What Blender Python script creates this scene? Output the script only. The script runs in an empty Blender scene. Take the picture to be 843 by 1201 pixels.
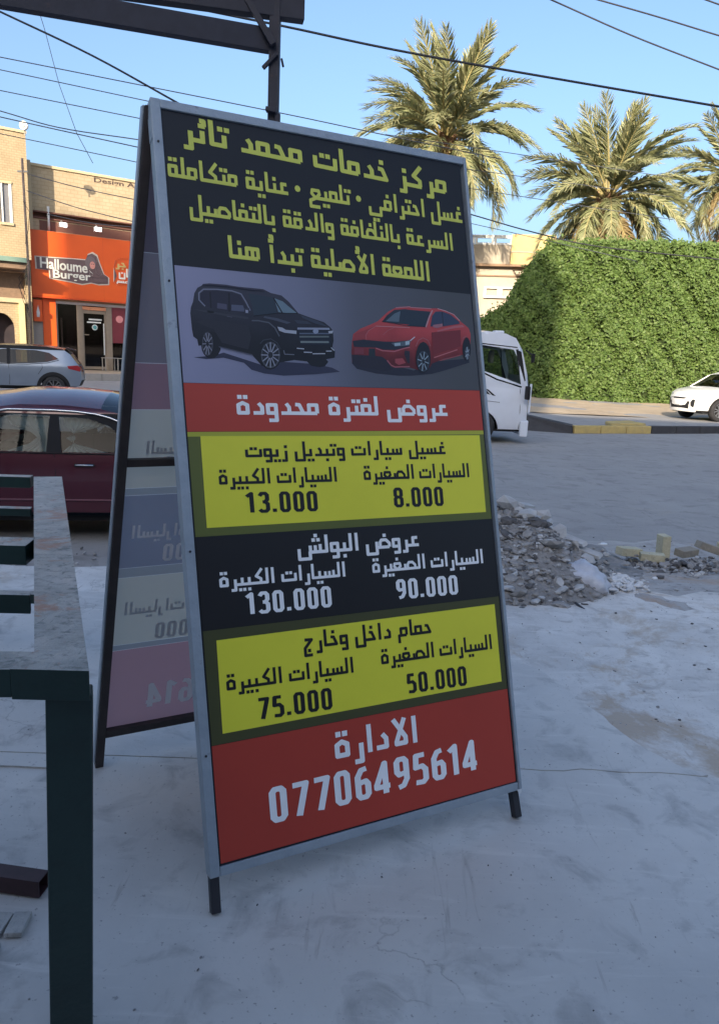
import bpy, bmesh, math, random
from mathutils import Vector, Matrix
from mathutils.geometry import delaunay_2d_cdt
S = bpy.context.scene
COL = S.collection
R = math.radians
random.seed(7)
# ---------------------------------------------------------------- camera, sky, sun, exposure
cam = bpy.data.cameras.new('camera'); camo = bpy.data.objects.new('camera', cam); COL.objects.link(camo)
cam.sensor_fit = 'VERTICAL'; cam.sensor_height = 24.0; cam.lens = 17.33
cam.clip_start = 0.05; cam.clip_end = 2000
PITCH, ROLL = math.atan(183.5/867.0), 0.042
Fw = Vector((0, math.cos(PITCH), -math.sin(PITCH))); Rt = Vector((1, 0, 0)); Dn = Fw.cross(Rt)
cR = Rt*math.cos(ROLL) - Dn*math.sin(ROLL); cD = Rt*math.sin(ROLL) + Dn*math.cos(ROLL)
mt = Matrix((cR, -cD, -Fw)).transposed().to_4x4(); mt.translation = Vector((0, 0, 1.5)); camo.matrix_world = mt
S.camera = camo
SUN_EL, SUN_AZ_VEC = R(20), Vector((-0.26, -0.966))      # direction towards the sun, on the ground
w = bpy.data.worlds.new('World'); S.world = w; w.use_nodes = True
nt = w.node_tree; bg = nt.nodes['Background']
sky = nt.nodes.new('ShaderNodeTexSky'); sky.sky_type = 'NISHITA'; sky.sun_disc = False
sky.sun_elevation = SUN_EL; sky.sun_rotation = math.atan2(SUN_AZ_VEC.x, SUN_AZ_VEC.y)
sky.air_density = 1.0; sky.dust_density = 5.6; sky.ozone_density = 3.4
nt.links.new(sky.outputs[0], bg.inputs[0]); bg.inputs[1].default_value = 0.15
sl = bpy.data.lights.new('sun', 'SUN'); sl.energy = 3.7; sl.angle = R(0.5); sl.color = (1.0, 0.85, 0.66)
so = bpy.data.objects.new('sun', sl); COL.objects.link(so)
sd = Vector((SUN_AZ_VEC.x*math.cos(SUN_EL), SUN_AZ_VEC.y*math.cos(SUN_EL), math.sin(SUN_EL)))
so.rotation_euler = sd.to_track_quat('Z', 'Y').to_euler(); so.location = (0, -20, 40)
S.view_settings.view_transform = 'Standard'; S.view_settings.look = 'None'
S.view_settings.exposure = 1.22; S.view_settings.gamma = 1.0
S.render.engine = 'CYCLES'
S.cycles.max_bounces = 6; S.cycles.transparent_max_bounces = 12
S.cycles.use_denoising = True

# ---------------------------------------------------------------- materials
MATS = {}
def srgb(h):
    c = [int(h[i:i+2], 16)/255 for i in (0, 2, 4)]
    return tuple(x/12.92 if x <= .04045 else ((x+.055)/1.055)**2.4 for x in c)
def pm(name, c1, c2=None, scale=6, rough=.7, metal=0, bump=0.0, bscale=40, spec=.5, detail=6, c3=None, s3=1.0, t3=.55, coat=0, anis=None):
    if name in MATS: return MATS[name]
    m = bpy.data.materials.new(name); m.use_nodes = True; n = m.node_tree; L = n.links
    b = n.nodes['Principled BSDF']; b.inputs['Roughness'].default_value = rough; b.inputs['Metallic'].default_value = metal
    b.inputs['Specular IOR Level'].default_value = spec; b.inputs['Coat Weight'].default_value = coat
    tc = n.nodes.new('ShaderNodeTexCoord'); src = tc.outputs['Object']
    if anis:
        mp = n.nodes.new('ShaderNodeMapping'); mp.inputs['Scale'].default_value = anis; L.new(src, mp.inputs[0]); src = mp.outputs[0]
    c2 = c2 or tuple(x*.85 for x in c1)
    nz = n.nodes.new('ShaderNodeTexNoise'); nz.inputs['Scale'].default_value = scale; nz.inputs['Detail'].default_value = detail
    nz.inputs['Roughness'].default_value = .65; L.new(src, nz.inputs['Vector'])
    cr = n.nodes.new('ShaderNodeValToRGB'); cr.color_ramp.elements[0].position = .32; cr.color_ramp.elements[1].position = .68
    cr.color_ramp.elements[0].color = (*c2, 1); cr.color_ramp.elements[1].color = (*c1, 1); L.new(nz.outputs[0], cr.inputs[0])
    out = cr.outputs[0]
    if c3:
        n3 = n.nodes.new('ShaderNodeTexNoise'); n3.inputs['Scale'].default_value = s3; n3.inputs['Detail'].default_value = 8; n3.inputs['Roughness'].default_value = .7
        L.new(src, n3.inputs['Vector'])
        r3 = n.nodes.new('ShaderNodeValToRGB'); r3.color_ramp.elements[0].position = t3; r3.color_ramp.elements[1].position = t3+.1
        L.new(n3.outputs[0], r3.inputs[0])
        mx = n.nodes.new('ShaderNodeMix'); mx.data_type = 'RGBA'; L.new(r3.outputs[0], mx.inputs[0]); L.new(out, mx.inputs[6]); mx.inputs[7].default_value = (*c3, 1)
        out = mx.outputs[2]
    L.new(out, b.inputs['Base Color'])
    if bump:
        n2 = n.nodes.new('ShaderNodeTexNoise'); n2.inputs['Scale'].default_value = bscale; n2.inputs['Detail'].default_value = 6
        L.new(src, n2.inputs['Vector']); bp = n.nodes.new('ShaderNodeBump'); bp.inputs['Strength'].default_value = bump; bp.inputs['Distance'].default_value = .02
        L.new(n2.outputs[0], bp.inputs['Height']); L.new(bp.outputs[0], b.inputs['Normal'])
    MATS[name] = m; return m
def glass(name, tint=(.5, .55, .55), refl=.12, rough=.03):
    if name in MATS: return MATS[name]
    m = bpy.data.materials.new(name); m.use_nodes = True; n = m.node_tree; n.nodes.clear(); L = n.links
    o = n.nodes.new('ShaderNodeOutputMaterial'); t = n.nodes.new('ShaderNodeBsdfTransparent'); g = n.nodes.new('ShaderNodeBsdfGlossy')
    t.inputs[0].default_value = (*tint, 1); g.inputs[0].default_value = (1, 1, 1, 1); g.inputs['Roughness'].default_value = rough
    lw = n.nodes.new('ShaderNodeLayerWeight'); lw.inputs[0].default_value = .5
    pw = n.nodes.new('ShaderNodeMath'); pw.operation = 'POWER'; pw.inputs[1].default_value = 4.5; L.new(lw.outputs['Facing'], pw.inputs[0])
    ma = n.nodes.new('ShaderNodeMath'); ma.operation = 'MULTIPLY_ADD'; ma.inputs[1].default_value = .8; ma.inputs[2].default_value = refl*.25
    L.new(pw.outputs[0], ma.inputs[0]); mx = n.nodes.new('ShaderNodeMixShader'); L.new(ma.outputs[0], mx.inputs[0])
    L.new(t.outputs[0], mx.inputs[1]); L.new(g.outputs[0], mx.inputs[2]); L.new(mx.outputs[0], o.inputs[0])
    MATS[name] = m; return m
def emit(name, c, s):
    m = bpy.data.materials.new(name); m.use_nodes = True; b = m.node_tree.nodes['Principled BSDF']
    b.inputs['Base Color'].default_value = (*c, 1); b.inputs['Emission Color'].default_value = (*c, 1); b.inputs['Emission Strength'].default_value = s
    return m
def ink(hexs, rough=.38):
    k = 'ink_'+hexs
    if k in MATS: return MATS[k]
    c = srgb(hexs); return pm(k, c, tuple(x*.93 for x in c), scale=3, rough=rough, spec=.4)

def concrete(name, light, mid_, dark, stain, dirt, sc=1.0, rough=.55, bump=.35, crack=.35, dirt_t=.60):
    m = bpy.data.materials.new(name); m.use_nodes = True; n = m.node_tree; L = n.links; b = n.nodes['Principled BSDF']; b.inputs['Specular IOR Level'].default_value = .35
    tc = n.nodes.new('ShaderNodeTexCoord')
    def nz(scale, detail=8, dist=0, rg=.62, mapping=None):
        t = n.nodes.new('ShaderNodeTexNoise'); t.inputs['Scale'].default_value = scale*sc; t.inputs['Detail'].default_value = detail; t.inputs['Distortion'].default_value = dist; t.inputs['Roughness'].default_value = rg
        if mapping:
            mp = n.nodes.new('ShaderNodeMapping'); mp.inputs['Rotation'].default_value = (0, 0, mapping[0]); mp.inputs['Scale'].default_value = mapping[1]; L.new(tc.outputs['Object'], mp.inputs[0]); L.new(mp.outputs[0], t.inputs[0])
        else: L.new(tc.outputs['Object'], t.inputs[0])
        return t.outputs[0]
    def ramp(v, a, c):
        r = n.nodes.new('ShaderNodeValToRGB'); r.color_ramp.elements[0].position = a; r.color_ramp.elements[1].position = c; L.new(v, r.inputs[0]); return r.outputs[0]
    def mix(f, a, c, mode='MIX', k=None):
        x = n.nodes.new('ShaderNodeMix'); x.data_type = 'RGBA'; x.blend_type = mode
        if k is not None: x.inputs[0].default_value = k
        else: L.new(f, x.inputs[0])
        for s_, v in ((6, a), (7, c)):
            if isinstance(v, tuple): x.inputs[s_].default_value = (*v, 1)
            else: L.new(v, x.inputs[s_])
        return x.outputs[2]
    col = mix(ramp(nz(1.1, 9, .3), .36, .64), mid_, light)
    col = mix(ramp(nz(5.5, 10, .6), .52, .74), col, dark)
    col = mix(ramp(nz(2.3, 9, .4, .7), .60, .70), col, stain)
    st = ramp(nz(2.0, 7, .8, .6, (.5, (1.0, 7.5, 1.0))), .56, .70); col = mix(st, col, light)
    st2 = ramp(nz(1.6, 8, 1.2, .6, (-.7, (9.0, 1.2, 1.0))), .63, .72); col = mix(st2, col, stain)
    col = mix(ramp(nz(.75, 10, .5, .72), dirt_t, dirt_t+.08), col, dirt)
    sp = ramp(nz(60, 3), .30, .36); col = mix(sp, dark, col)
    vo = n.nodes.new('ShaderNodeTexVoronoi'); vo.feature = 'DISTANCE_TO_EDGE'; vo.inputs['Scale'].default_value = 1.7*sc
    wn = n.nodes.new('ShaderNodeTexNoise'); wn.inputs['Scale'].default_value = 4*sc; wn.inputs['Detail'].default_value = 8; L.new(tc.outputs['Object'], wn.inputs[0])
    va = n.nodes.new('ShaderNodeVectorMath'); va.operation = 'MULTIPLY_ADD'; va.inputs[1].default_value = (.45, .45, .45); L.new(wn.outputs[1], va.inputs[0]); L.new(tc.outputs['Object'], va.inputs[2]); L.new(va.outputs[0], vo.inputs[0])
    cr = ramp(vo.outputs[0], .0, .009); msk = ramp(nz(.9, 3), .56, .60)
    crk = mix(msk, (1, 1, 1), cr); col = mix(None, col, crk, 'MULTIPLY', crack)
    L.new(col, b.inputs['Base Color'])
    rr = ramp(nz(3, 6), .3, .7); mr = n.nodes.new('ShaderNodeMapRange'); mr.inputs['To Min'].default_value = rough-.12; mr.inputs['To Max'].default_value = rough+.15; L.new(rr, mr.inputs[0]); L.new(mr.outputs[0], b.inputs['Roughness'])
    b1 = n.nodes.new('ShaderNodeBump'); b1.inputs['Strength'].default_value = bump; b1.inputs['Distance'].default_value = .012; L.new(nz(7, 10, .5), b1.inputs['Height'])
    b2 = n.nodes.new('ShaderNodeBump'); b2.inputs['Strength'].default_value = bump*.8; b2.inputs['Distance'].default_value = .004; L.new(nz(3.0, 8, .8, .6, (.5, (1.0, 8, 1.0))), b2.inputs['Height']); L.new(b1.outputs[0], b2.inputs['Normal'])
    b3 = n.nodes.new('ShaderNodeBump'); b3.inputs['Strength'].default_value = .6*crack; b3.inputs['Distance'].default_value = .006; L.new(crk, b3.inputs['Height']); L.new(b2.outputs[0], b3.inputs['Normal']); L.new(b3.outputs[0], b.inputs['Normal'])
    return m

# ---------------------------------------------------------------- mesh building
class MB:
    def __init__(s): s.v = []; s.f = []; s.m = []
    def add(s, vs, fs, mi=0):
        o = len(s.v); s.v += [tuple(p) for p in vs]
        for f in fs: s.f.append(tuple(o+i for i in f)); s.m.append(mi)
        return s
    def box(s, c, d, rot=None, mi=0, taper=1.0):
        hx, hy, hz = d[0]/2, d[1]/2, d[2]/2
        vs = [Vector((x*hx*(taper if z > 0 else 1), y*hy*(taper if z > 0 else 1), z*hz)) for z in (-1, 1) for x, y in ((-1, -1), (1, -1), (1, 1), (-1, 1))]
        if rot is not None: vs = [rot @ p for p in vs]
        c = Vector(c); vs = [p+c for p in vs]
        return s.add(vs, [(3, 2, 1, 0), (4, 5, 6, 7), (0, 1, 5, 4), (1, 2, 6, 5), (2, 3, 7, 6), (3, 0, 4, 7)], mi)
    def bar(s, a, b, wd, ht=None, up=(0, 0, 1), mi=0):
        a = Vector(a); b = Vector(b); d = b-a; L = d.length; x = d.normalized(); u = Vector(up)
        y = u.cross(x); 
        if y.length < 1e-4: y = Vector((0, 1, 0)).cross(x)
        y.normalize(); z = x.cross(y); rot = Matrix((x, y, z)).transposed()
        return s.box((a+b)/2, (L, wd, ht or wd), rot, mi)
    def tube(s, pts, r, n=8, mi=0, cap=True, radii=None):
        pts = [Vector(p) for p in pts]; rings = []
        for i, p in enumerate(pts):
            d = (pts[min(i+1, len(pts)-1)]-pts[max(i-1, 0)]).normalized()
            a = Vector((0, 0, 1)) if abs(d.z) < .9 else Vector((1, 0, 0))
            x = d.cross(a).normalized(); y = d.cross(x); rr = radii[i] if radii else r
            rings.append([p+x*rr*math.cos(2*math.pi*k/n)+y*rr*math.sin(2*math.pi*k/n) for k in range(n)])
        vs = [p for g in rings for p in g]; fs = []
        for i in range(len(rings)-1):
            for k in range(n): fs.append((i*n+k, i*n+(k+1) % n, (i+1)*n+(k+1) % n, (i+1)*n+k))
        if cap: fs.append(tuple(range(n))[::-1]); fs.append(tuple((len(rings)-1)*n+k for k in range(n)))
        return s.add(vs, fs, mi)
    def prism(s, poly, fmap, d0, d1, mi=0):           # polygon (a,b) -> fmap(a,b,depth)
        n = len(poly); tris = tri(poly)
        vs = [fmap(a, b, d0) for a, b in poly]+[fmap(a, b, d1) for a, b in poly]
        fs = [tuple(t) for t in tris]+[tuple(i+n for i in t)[::-1] for t in tris]
        fs += [(i, (i+1) % n, (i+1) % n+n, i+n) for i in range(n)]
        return s.add(vs, fs, mi)
    def build(s, name, mats, parent=None, smooth=False, bevel=0, loc=None, recalc=True):
        me = bpy.data.meshes.new(name); me.from_pydata(s.v, [], s.f)
        if not isinstance(mats, (list, tuple)): mats = [mats]
        for m in mats: me.materials.append(m)
        me.polygons.foreach_set('material_index', s.m)
        if smooth: me.polygons.foreach_set('use_smooth', [True]*len(s.f))
        if recalc:
            bm = bmesh.new(); bm.from_mesh(me); bmesh.ops.recalc_face_normals(bm, faces=bm.faces); bm.to_mesh(me); bm.free()
        o = bpy.data.objects.new(name, me); COL.objects.link(o)
        if parent: o.parent = parent
        if loc: o.location = loc
        if bevel:
            md = o.modifiers.new('bevel', 'BEVEL'); md.width = bevel; md.segments = 2; md.limit_method = 'ANGLE'
        return o
def tri(poly):
    r = delaunay_2d_cdt([Vector(p) for p in poly], [], [list(range(len(poly)))], 0, 1e-7)
    vs, fs, of = r[0], r[2], r[5]
    ov = r[3]; mp = {i: (ov[i][0] if ov[i] else -1) for i in range(len(vs))}
    out = []
    for f, o in zip(fs, of):
        if o and all(mp[i] >= 0 for i in f): out.append([mp[i] for i in f])
    return out
def union(polys):                                       # overlapping 2-D polygons -> clean triangulation
    vs = []; fs = []
    for p in polys:
        p = list(p)
        if sum(p[i-1][0]*p[i][1]-p[i][0]*p[i-1][1] for i in range(len(p))) < 0: p = p[::-1]
        o = len(vs); vs += [Vector(q) for q in p]; fs.append(list(range(o, o+len(p))))
    r = delaunay_2d_cdt(vs, [], fs, 0, 1e-5)
    return [tuple(v) for v in r[0]], [tuple(f) for f, o in zip(r[2], r[5]) if o]
def pip(x, y, poly):
    c = False; j = len(poly)-1
    for i in range(len(poly)):
        xi, yi = poly[i]; xj, yj = poly[j]
        if (yi > y) != (yj > y) and x < (xj-xi)*(y-yi)/(yj-yi)+xi: c = not c
        j = i
    return c
def tag(o, label=None, cat=None, group=None, kind=None):
    if label: o['label'] = label
    if cat: o['category'] = cat
    if group: o['group'] = group
    if kind: o['kind'] = kind
    return o
def thing(name, label, cat, loc=(0, 0, 0), rz=0, group=None):
    o = bpy.data.objects.new(name, None); COL.objects.link(o); o.location = loc; o.rotation_euler = (0, 0, rz); o.empty_display_size = .2
    return tag(o, label, cat, group)
def children(o): return [c for c in bpy.data.objects if c.parent == o]

# ---------------------------------------------------------------- block lettering (own stroke alphabet)
B_ = .09
def J(*p): return list(p)
G = {}   # form -> (width, strokes, dots); x runs leftwards from the right edge, y up from the base line, alef = 1
G['alef'] = (.30, [[(.12, 0), (.12, 1)]], [])
G['alef_j'] = (.30, [[(0, B_), (.16, B_), (.16, 1)]], [])
def tooth(join, dots): return (.42, [[(0 if join else .09, B_), (.42, B_)], [(.13, 0.02), (.13, .50)]], dots)
DT = .20
up2 = [(.02, .72), (.26, .72)]; up1 = [(.14, .72)]; dn1 = [(.14, -.24)]; dn2 = [(.02, -.24), (.26, -.24)]
for nm, d in (('teh', up2), ('beh', dn1), ('noon', up1), ('yeh', dn2)):
    G[nm+'_i'] = tooth(False, d); G[nm+'_m'] = tooth(True, d)
G['yehhamza_i'] = (.42, [[(.09, B_), (.42, B_)], [(.13, 0.02), (.13, .50)], [(.02, .68), (.26, .68)], [(.06, .68), (.06, .88), (.2, .88)]], [])
G['yehhamza_m'] = G['yehhamza_i']
G['teh_s'] = (1.0, [[(.09, .52), (.09, B_), (.9, B_), (.9, .5)]], [(.38, .55), (.62, .55)])
G['teh_f'] = (.85, [[(0, B_), (.75, B_), (.75, .5)]], [(.25, .55), (.49, .55)])
G['seen_i'] = (.92, [[(.09, B_), (.92, B_)], [(.13, .02), (.13, .5)], [(.40, .02), (.40, .45)], [(.67, .02), (.67, .45)]], [])
G['seen_m'] = (.92, [[(0, B_), (.92, B_)]]+G['seen_i'][1][1:], [])
G['sheen_f'] = (1.4, [[(0, B_), (.70, B_), (.70, -.26), (1.28, -.26), (1.28, .3)], [(.13, .02), (.13, .5)], [(.40, .02), (.40, .45)], [(.67, .02), (.67, .45)]], [(.22, .74), (.48, .74), (.35, .98)])
SADL = [(.09, B_), (.09, .30), (.28, .50), (.55, .50), (.64, .36), (.64, B_)]
G['sad_i'] = (1.08, [[(.05, B_), (1.08, B_)], SADL, [(.83, .02), (.83, .42)]], [])
G['sad_m'] = (1.08, [[(0, B_), (1.08, B_)], SADL, [(.83, .02), (.83, .42)]], [])
G['dad_s'] = (1.5, [[(.09, B_), (.84, B_)], SADL, [(.84, .42), (.84, -.26), (1.4, -.26), (1.4, .3)]], [(.36, .76)])
G['zah_m'] = (.85, [[(0, B_), (.85, B_)], [(.14, .02), (.14, 1)], [(.14, .28), (.34, .50), (.60, .50), (.68, .36), (.68, B_)]], [(.45, .78)])
G['ain_i'] = (.66, [[(.03, B_), (.66, B_)], [(.10, .52), (.38, .52), (.38, B_)]], [])
G['ghain_i'] = (.66, G['ain_i'][1], [(.24, .80)])
AM = [(.33, B_), (.10, .30), (.14, .48), (.52, .48), (.56, .30), (.33, B_)]
G['ain_m'] = (.66, [[(0, B_), (.66, B_)], AM], [])
G['ghain_m'] = (.66, G['ain_m'][1], [(.33, .78)])
G['ain_f'] = (.80, [[(0, B_), (.33, B_)], AM, [(.33, B_), (.66, -.06), (.66, -.36), (.10, -.36)]], [])
LP = [(.11, B_), (.11, .50), (.47, .50), (.47, B_)]
G['feh_i'] = (.62, [[(.11, B_), (.62, B_)], LP], [(.29, .80)])
G['feh_m'] = (.62, [[(0, B_), (.62, B_)], LP], [(.29, .80)])
G['qaf_i'] = (.62, [[(.11, B_), (.62, B_)], LP], [(.17, .80), (.41, .80)])
G['meem_i'] = (.62, [[(.11, B_), (.62, B_)], LP], [])
G['meem_m'] = (.62, [[(0, B_), (.62, B_)], LP], [])
G['meem_s'] = (.72, [[(.11, B_), (.60, B_), (.60, -.36)], LP], [])
WAW = [[(.09, B_), (.09, .48), (.44, .48), (.44, B_), (.09, B_)], [(.09, .2), (.09, -.26), (.42, -.26)]]
G['waw'] = (.54, WAW, []); G['waw_j'] = (.54, [[(0, B_), (.2, B_)]]+WAW, [])
G['reh'] = (.44, [[(.09, .40), (.09, -.24), (.36, -.24)]], []); G['reh_j'] = (.44, [[(0, B_), (.12, B_)], [(.12, .42), (.12, -.24), (.38, -.24)]], [])
G['zain'] = (.44, G['reh'][1], [(.1, .66)]); G['zain_j'] = (.44, G['reh_j'][1], [(.12, .66)])
G['dal'] = (.56, [[(.24, .56), (.10, .38), (.10, B_), (.48, B_)]], []); G['dal_j'] = (.56, [[(0, B_), (.48, B_)], [(.24, .56), (.12, .38), (.12, B_)]], [])
G['kaf_i'] = (.74, [[(.10, B_), (.74, B_)], [(.16, B_), (.16, .34), (.44, .52), (.08, .98)]], [])
G['kaf_m'] = (.74, [[(0, B_), (.74, B_)], [(.16, B_), (.16, .34), (.44, .52), (.08, .98)]], [])
G['meem_f'] = (.72, [[(0, B_), (.60, B_), (.60, -.36)], [(.11, B_), (.11, .50), (.47, .50), (.47, B_)]], [])
G['tah_m'] = (.85, G['zah_m'][1], [])
G['noon_s'] = (.9, [[(.10, .52), (.10, -.16), (.72, -.16), (.72, .5)]], [(.41, .46)])
G['lam_i'] = (.34, [[(.12, 1), (.12, B_), (.34, B_)]], []); G['lam_m'] = (.34, [[(0, B_), (.34, B_)], [(.14, 1), (.14, 0.02)]], [])
LF = [(.12, 1), (.12, -.24), (.62, -.24), (.62, .34)]
G['lam_f'] = (.74, [[(0, B_), (.12, B_)], LF], []); G['lam_s'] = (.74, [LF], [])
G['lamalef'] = (.74, [[(.14, 1), (.50, .16), (.50, B_), (.14, B_), (.14, .3), (.58, 1)]], [])
G['lamalefhamza'] = (.74, [[(.14, .95), (.50, .16), (.50, B_), (.14, B_), (.14, .3), (.58, .84)], [(.48, 1.0), (.72, 1.0)], [(.54, 1.02), (.54, 1.2), (.68, 1.2)]], [])
G['alefhamza'] = (.34, [[(.14, 0), (.14, .82)], [(.02, 1.0), (.28, 1.0)], [(.08, 1.02), (.08, 1.2), (.24, 1.2)]], [])
G['alefhamza_j'] = G['alefhamza']
G['tehm'] = (.60, [[(.11, B_), (.11, .46), (.30, .56), (.48, .46), (.48, B_), (.11, B_)]], [(.17, .84), (.41, .84)])
G['tehm_j'] = (.60, [[(0, B_), (.48, B_), (.48, .52), (.14, .52), (.14, B_)]], [(.17, .84), (.41, .84)])
G['heh_i'] = (.86, [[(.11, B_), (.86, B_)], [(.11, B_), (.11, .52), (.66, .52), (.66, B_)], [(.38, .5), (.38, B_)]], [])
G['yeh_f'] = (.98, [[(0, B_), (.16, B_), (.16, .1), (.16, -.28), (.86, -.28), (.86, .12)]], [(.38, -.56), (.62, -.56)])
HH = [[(.46, .52), (.28, .50), (.12, B_), (.62, B_)]]
G['hah_i'] = (.62, HH, []); G['hah_m'] = (.62, HH+[[(0, B_), (.2, B_)]], [])
G['khah_i'] = (.62, HH, [(.30, .80)]); G['khah_m'] = (.62, G['hah_m'][1], [(.30, .80)]); G['jeem_i'] = (.62, HH, [(.34, -.24)])
G['jeem_s'] = (.70, [[(.52, .52), (.12, .50), (.52, .04), (.52, -.36), (.10, -.36)]], [(.28, -.1)])
LET = {'ا': ('alef', 'alef_j'), 'أ': ('alefhamza', 'alefhamza_j'), 'د': ('dal', 'dal_j'), 'ر': ('reh', 'reh_j'), 'ز': ('zain', 'zain_j'), 'و': ('waw', 'waw_j'),
       'ة': ('tehm', 'tehm_j'), '\u0001': ('lamalef', 'lamalef'), '\u0002': ('lamalefhamza', 'lamalefhamza'),
       'ب': 'beh', 'ت': 'teh', 'ن': 'noon', 'ي': 'yeh', 'ئ': 'yehhamza', 'س': 'seen', 'ش': 'sheen', 'ص': 'sad', 'ض': 'dad', 'ظ': 'zah', 'ط': 'tah', 'ع': 'ain', 'غ': 'ghain',
       'ف': 'feh', 'ق': 'qaf', 'م': 'meem', 'ك': 'kaf', 'ل': 'lam', 'ه': 'heh', 'ح': 'hah', 'خ': 'khah', 'ج': 'jeem'}
DG = {'0': [[(.1, .14), (.1, .86), (.16, .95), (.30, .95), (.36, .86), (.36, .14), (.30, .05), (.16, .05), (.1, .14)]], '1': [[(.02, .80), (.2, .95), (.2, 0)]],
      '3': [[(.08, .82), (.16, .95), (.30, .95), (.36, .86), (.36, .64), (.28, .52), (.18, .52)], [(.28, .52), (.37, .42), (.37, .14), (.30, .05), (.14, .05), (.06, .14)]],
      '4': [[(.30, 0), (.30, .95), (.06, .30), (.06, .22), (.42, .22)]], '5': [[(.36, .93), (.12, .93), (.10, .55), (.28, .57), (.37, .45), (.37, .14), (.29, .05), (.08, .07)]],
      '6': [[(.34, .93), (.2, .90), (.1, .70), (.1, .14), (.16, .05), (.30, .05), (.36, .14), (.36, .44), (.30, .54), (.12, .50)]], '7': [[(.06, .93), (.38, .93), (.18, 0)]],
      '8': [[(.16, .52), (.1, .62), (.1, .86), (.16, .95), (.30, .95), (.36, .86), (.36, .62), (.30, .52), (.16, .52), (.09, .42), (.09, .14), (.16, .05), (.30, .05), (.37, .14), (.37, .42), (.30, .52)]],
      '9': [[(.34, .50), (.16, .46), (.1, .56), (.1, .86), (.16, .95), (.30, .95), (.36, .86), (.36, .30), (.26, .10), (.12, .06)]]}
def seg_polys(pts, wd):
    out = []; n = len(pts); h = wd/2
    for i in range(n-1):
        a = Vector(pts[i]); b = Vector(pts[i+1]); d = b-a
        if d.length < 1e-6: continue
        d.normalize(); p = Vector((-d.y, d.x))*h
        out.append([a-p, b-p, b+p, a+p])
    closed = (Vector(pts[0])-Vector(pts[-1])).length < 1e-4
    for i in range(0 if closed else 1, n-1):
        a = Vector(pts[i]); out.append([a+Vector((math.cos(k*math.pi/4+.39), math.sin(k*math.pi/4+.39)))*h*1.06 for k in range(8)])
    return out
def arabic_polys(t, wd=.175):
    t = t.replace('لأ', '\u0002').replace('لا', '\u0001')
    x = 0; polys = []
    two = lambda c: c in LET and isinstance(LET[c], str)
    for i, c in enumerate(t):
        if c == ' ': x += .34; continue
        if c == '•':
            polys.append([(-(x+.2)+.17*math.cos(k*math.pi/4), .42+.17*math.sin(k*math.pi/4)) for k in range(8)]); x += .4; continue
        pj = i > 0 and two(t[i-1]); nj = two(c) and i+1 < len(t) and t[i+1] in LET
        if not two(c): g = G[LET[c][1 if pj else 0]]
        else:
            k = ('m' if pj else 'i') if nj else ('f' if pj else 's')
            g = G[LET[c]+'_'+k]
        for s_ in g[1]:
            pts = [(-(x+a), b) for a, b in s_]
            if nj and False: pass
            polys += seg_polys(pts, wd)
        for a, b in g[2]:
            q = .095; cx = -(x+a); polys.append([(cx-q, b-q), (cx+q, b-q), (cx+q, b+q), (cx-q, b+q)])
        x += g[0]
        if not nj: x += .05
    return polys
def digit_polys(t, wd=.16):
    x = 0; polys = []
    for c in t:
        if c == '.': polys.append([(x+.04, 0), (x+.2, 0), (x+.2, .17), (x+.04, .17)]); x += .27; continue
        for s_ in DG[c]: polys += seg_polys([(x+a+.03, b) for a, b in s_], wd)
        x += .53 if c != '1' else .42
    return polys
def text_mesh(polys, u0, u1, v, H, fm, name, mat, parent, base=1.0, slant=0.0, v1=None):
    xs = [q[0] for p in polys for q in p]; a, b = min(xs), max(xs); sx = (u1-u0)/(b-a)
    v1 = v if v1 is None else v1
    P2 = [[(u0+(q[0]-a)*sx, (v+(v1-v)*(q[0]-a)/(b-a))+q[1]*H/base) for q in p] for p in polys]
    vs, fs = union(P2)
    mb = MB(); mb.add([fm(p[0], p[1]) for p in vs], fs)
    return mb.build(name, mat, parent, recalc=False)

# ---------------------------------------------------------------- ground, yard, road
M_conc = concrete('smooth_concrete', (.60, .58, .55), (.49, .475, .455), (.32, .31, .30), (.40, .38, .36), (.40, .365, .33), 1.0, .50, .30, .30, .66)
M_rough = concrete('rough_concrete', (.68, .66, .63), (.52, .50, .475), (.36, .34, .32), (.43, .40, .37), (.44, .37, .30), 1.5, .75, .8, .45, .53)
M_asph = concrete('dusty_asphalt', (.335, .325, .315), (.285, .28, .275), (.20, .195, .19), (.235, .23, .225), (.36, .335, .30), .55, .85, .35, .12, .60)
M_verge = concrete('broken_verge', (.44, .425, .41), (.32, .31, .30), (.19, .18, .175), (.26, .245, .235), (.38, .30, .24), 1.8, .9, 1.0, .3, .52)
M_earth = pm('bare_earth', (.30, .23, .16), (.2, .155, .11), scale=.4, rough=.95)
M_sand = pm('sandy_verge_soil', (.50, .40, .28), (.36, .28, .19), scale=1.1, rough=.95, bump=.6, bscale=9, c3=(.30, .22, .15), s3=.5, t3=.6)
M_dark = pm('black_rubber', (.02, .02, .022), rough=.8)
def sheet(name, poly, z, mat, kind='structure', thick=0):
    mb = MB()
    if thick: mb.prism(poly, lambda a, b, d: (a, b, d), z-thick, z)
    else:
        t = tri(poly); mb.add([(a, b, z) for a, b in poly], t)
    o = mb.build(name, mat, recalc=True); o['kind'] = kind; return o
sheet('ground', [(-700, -300), (700, -300), (700, 1200), (-700, 1200)], -.50, M_earth)
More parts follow.
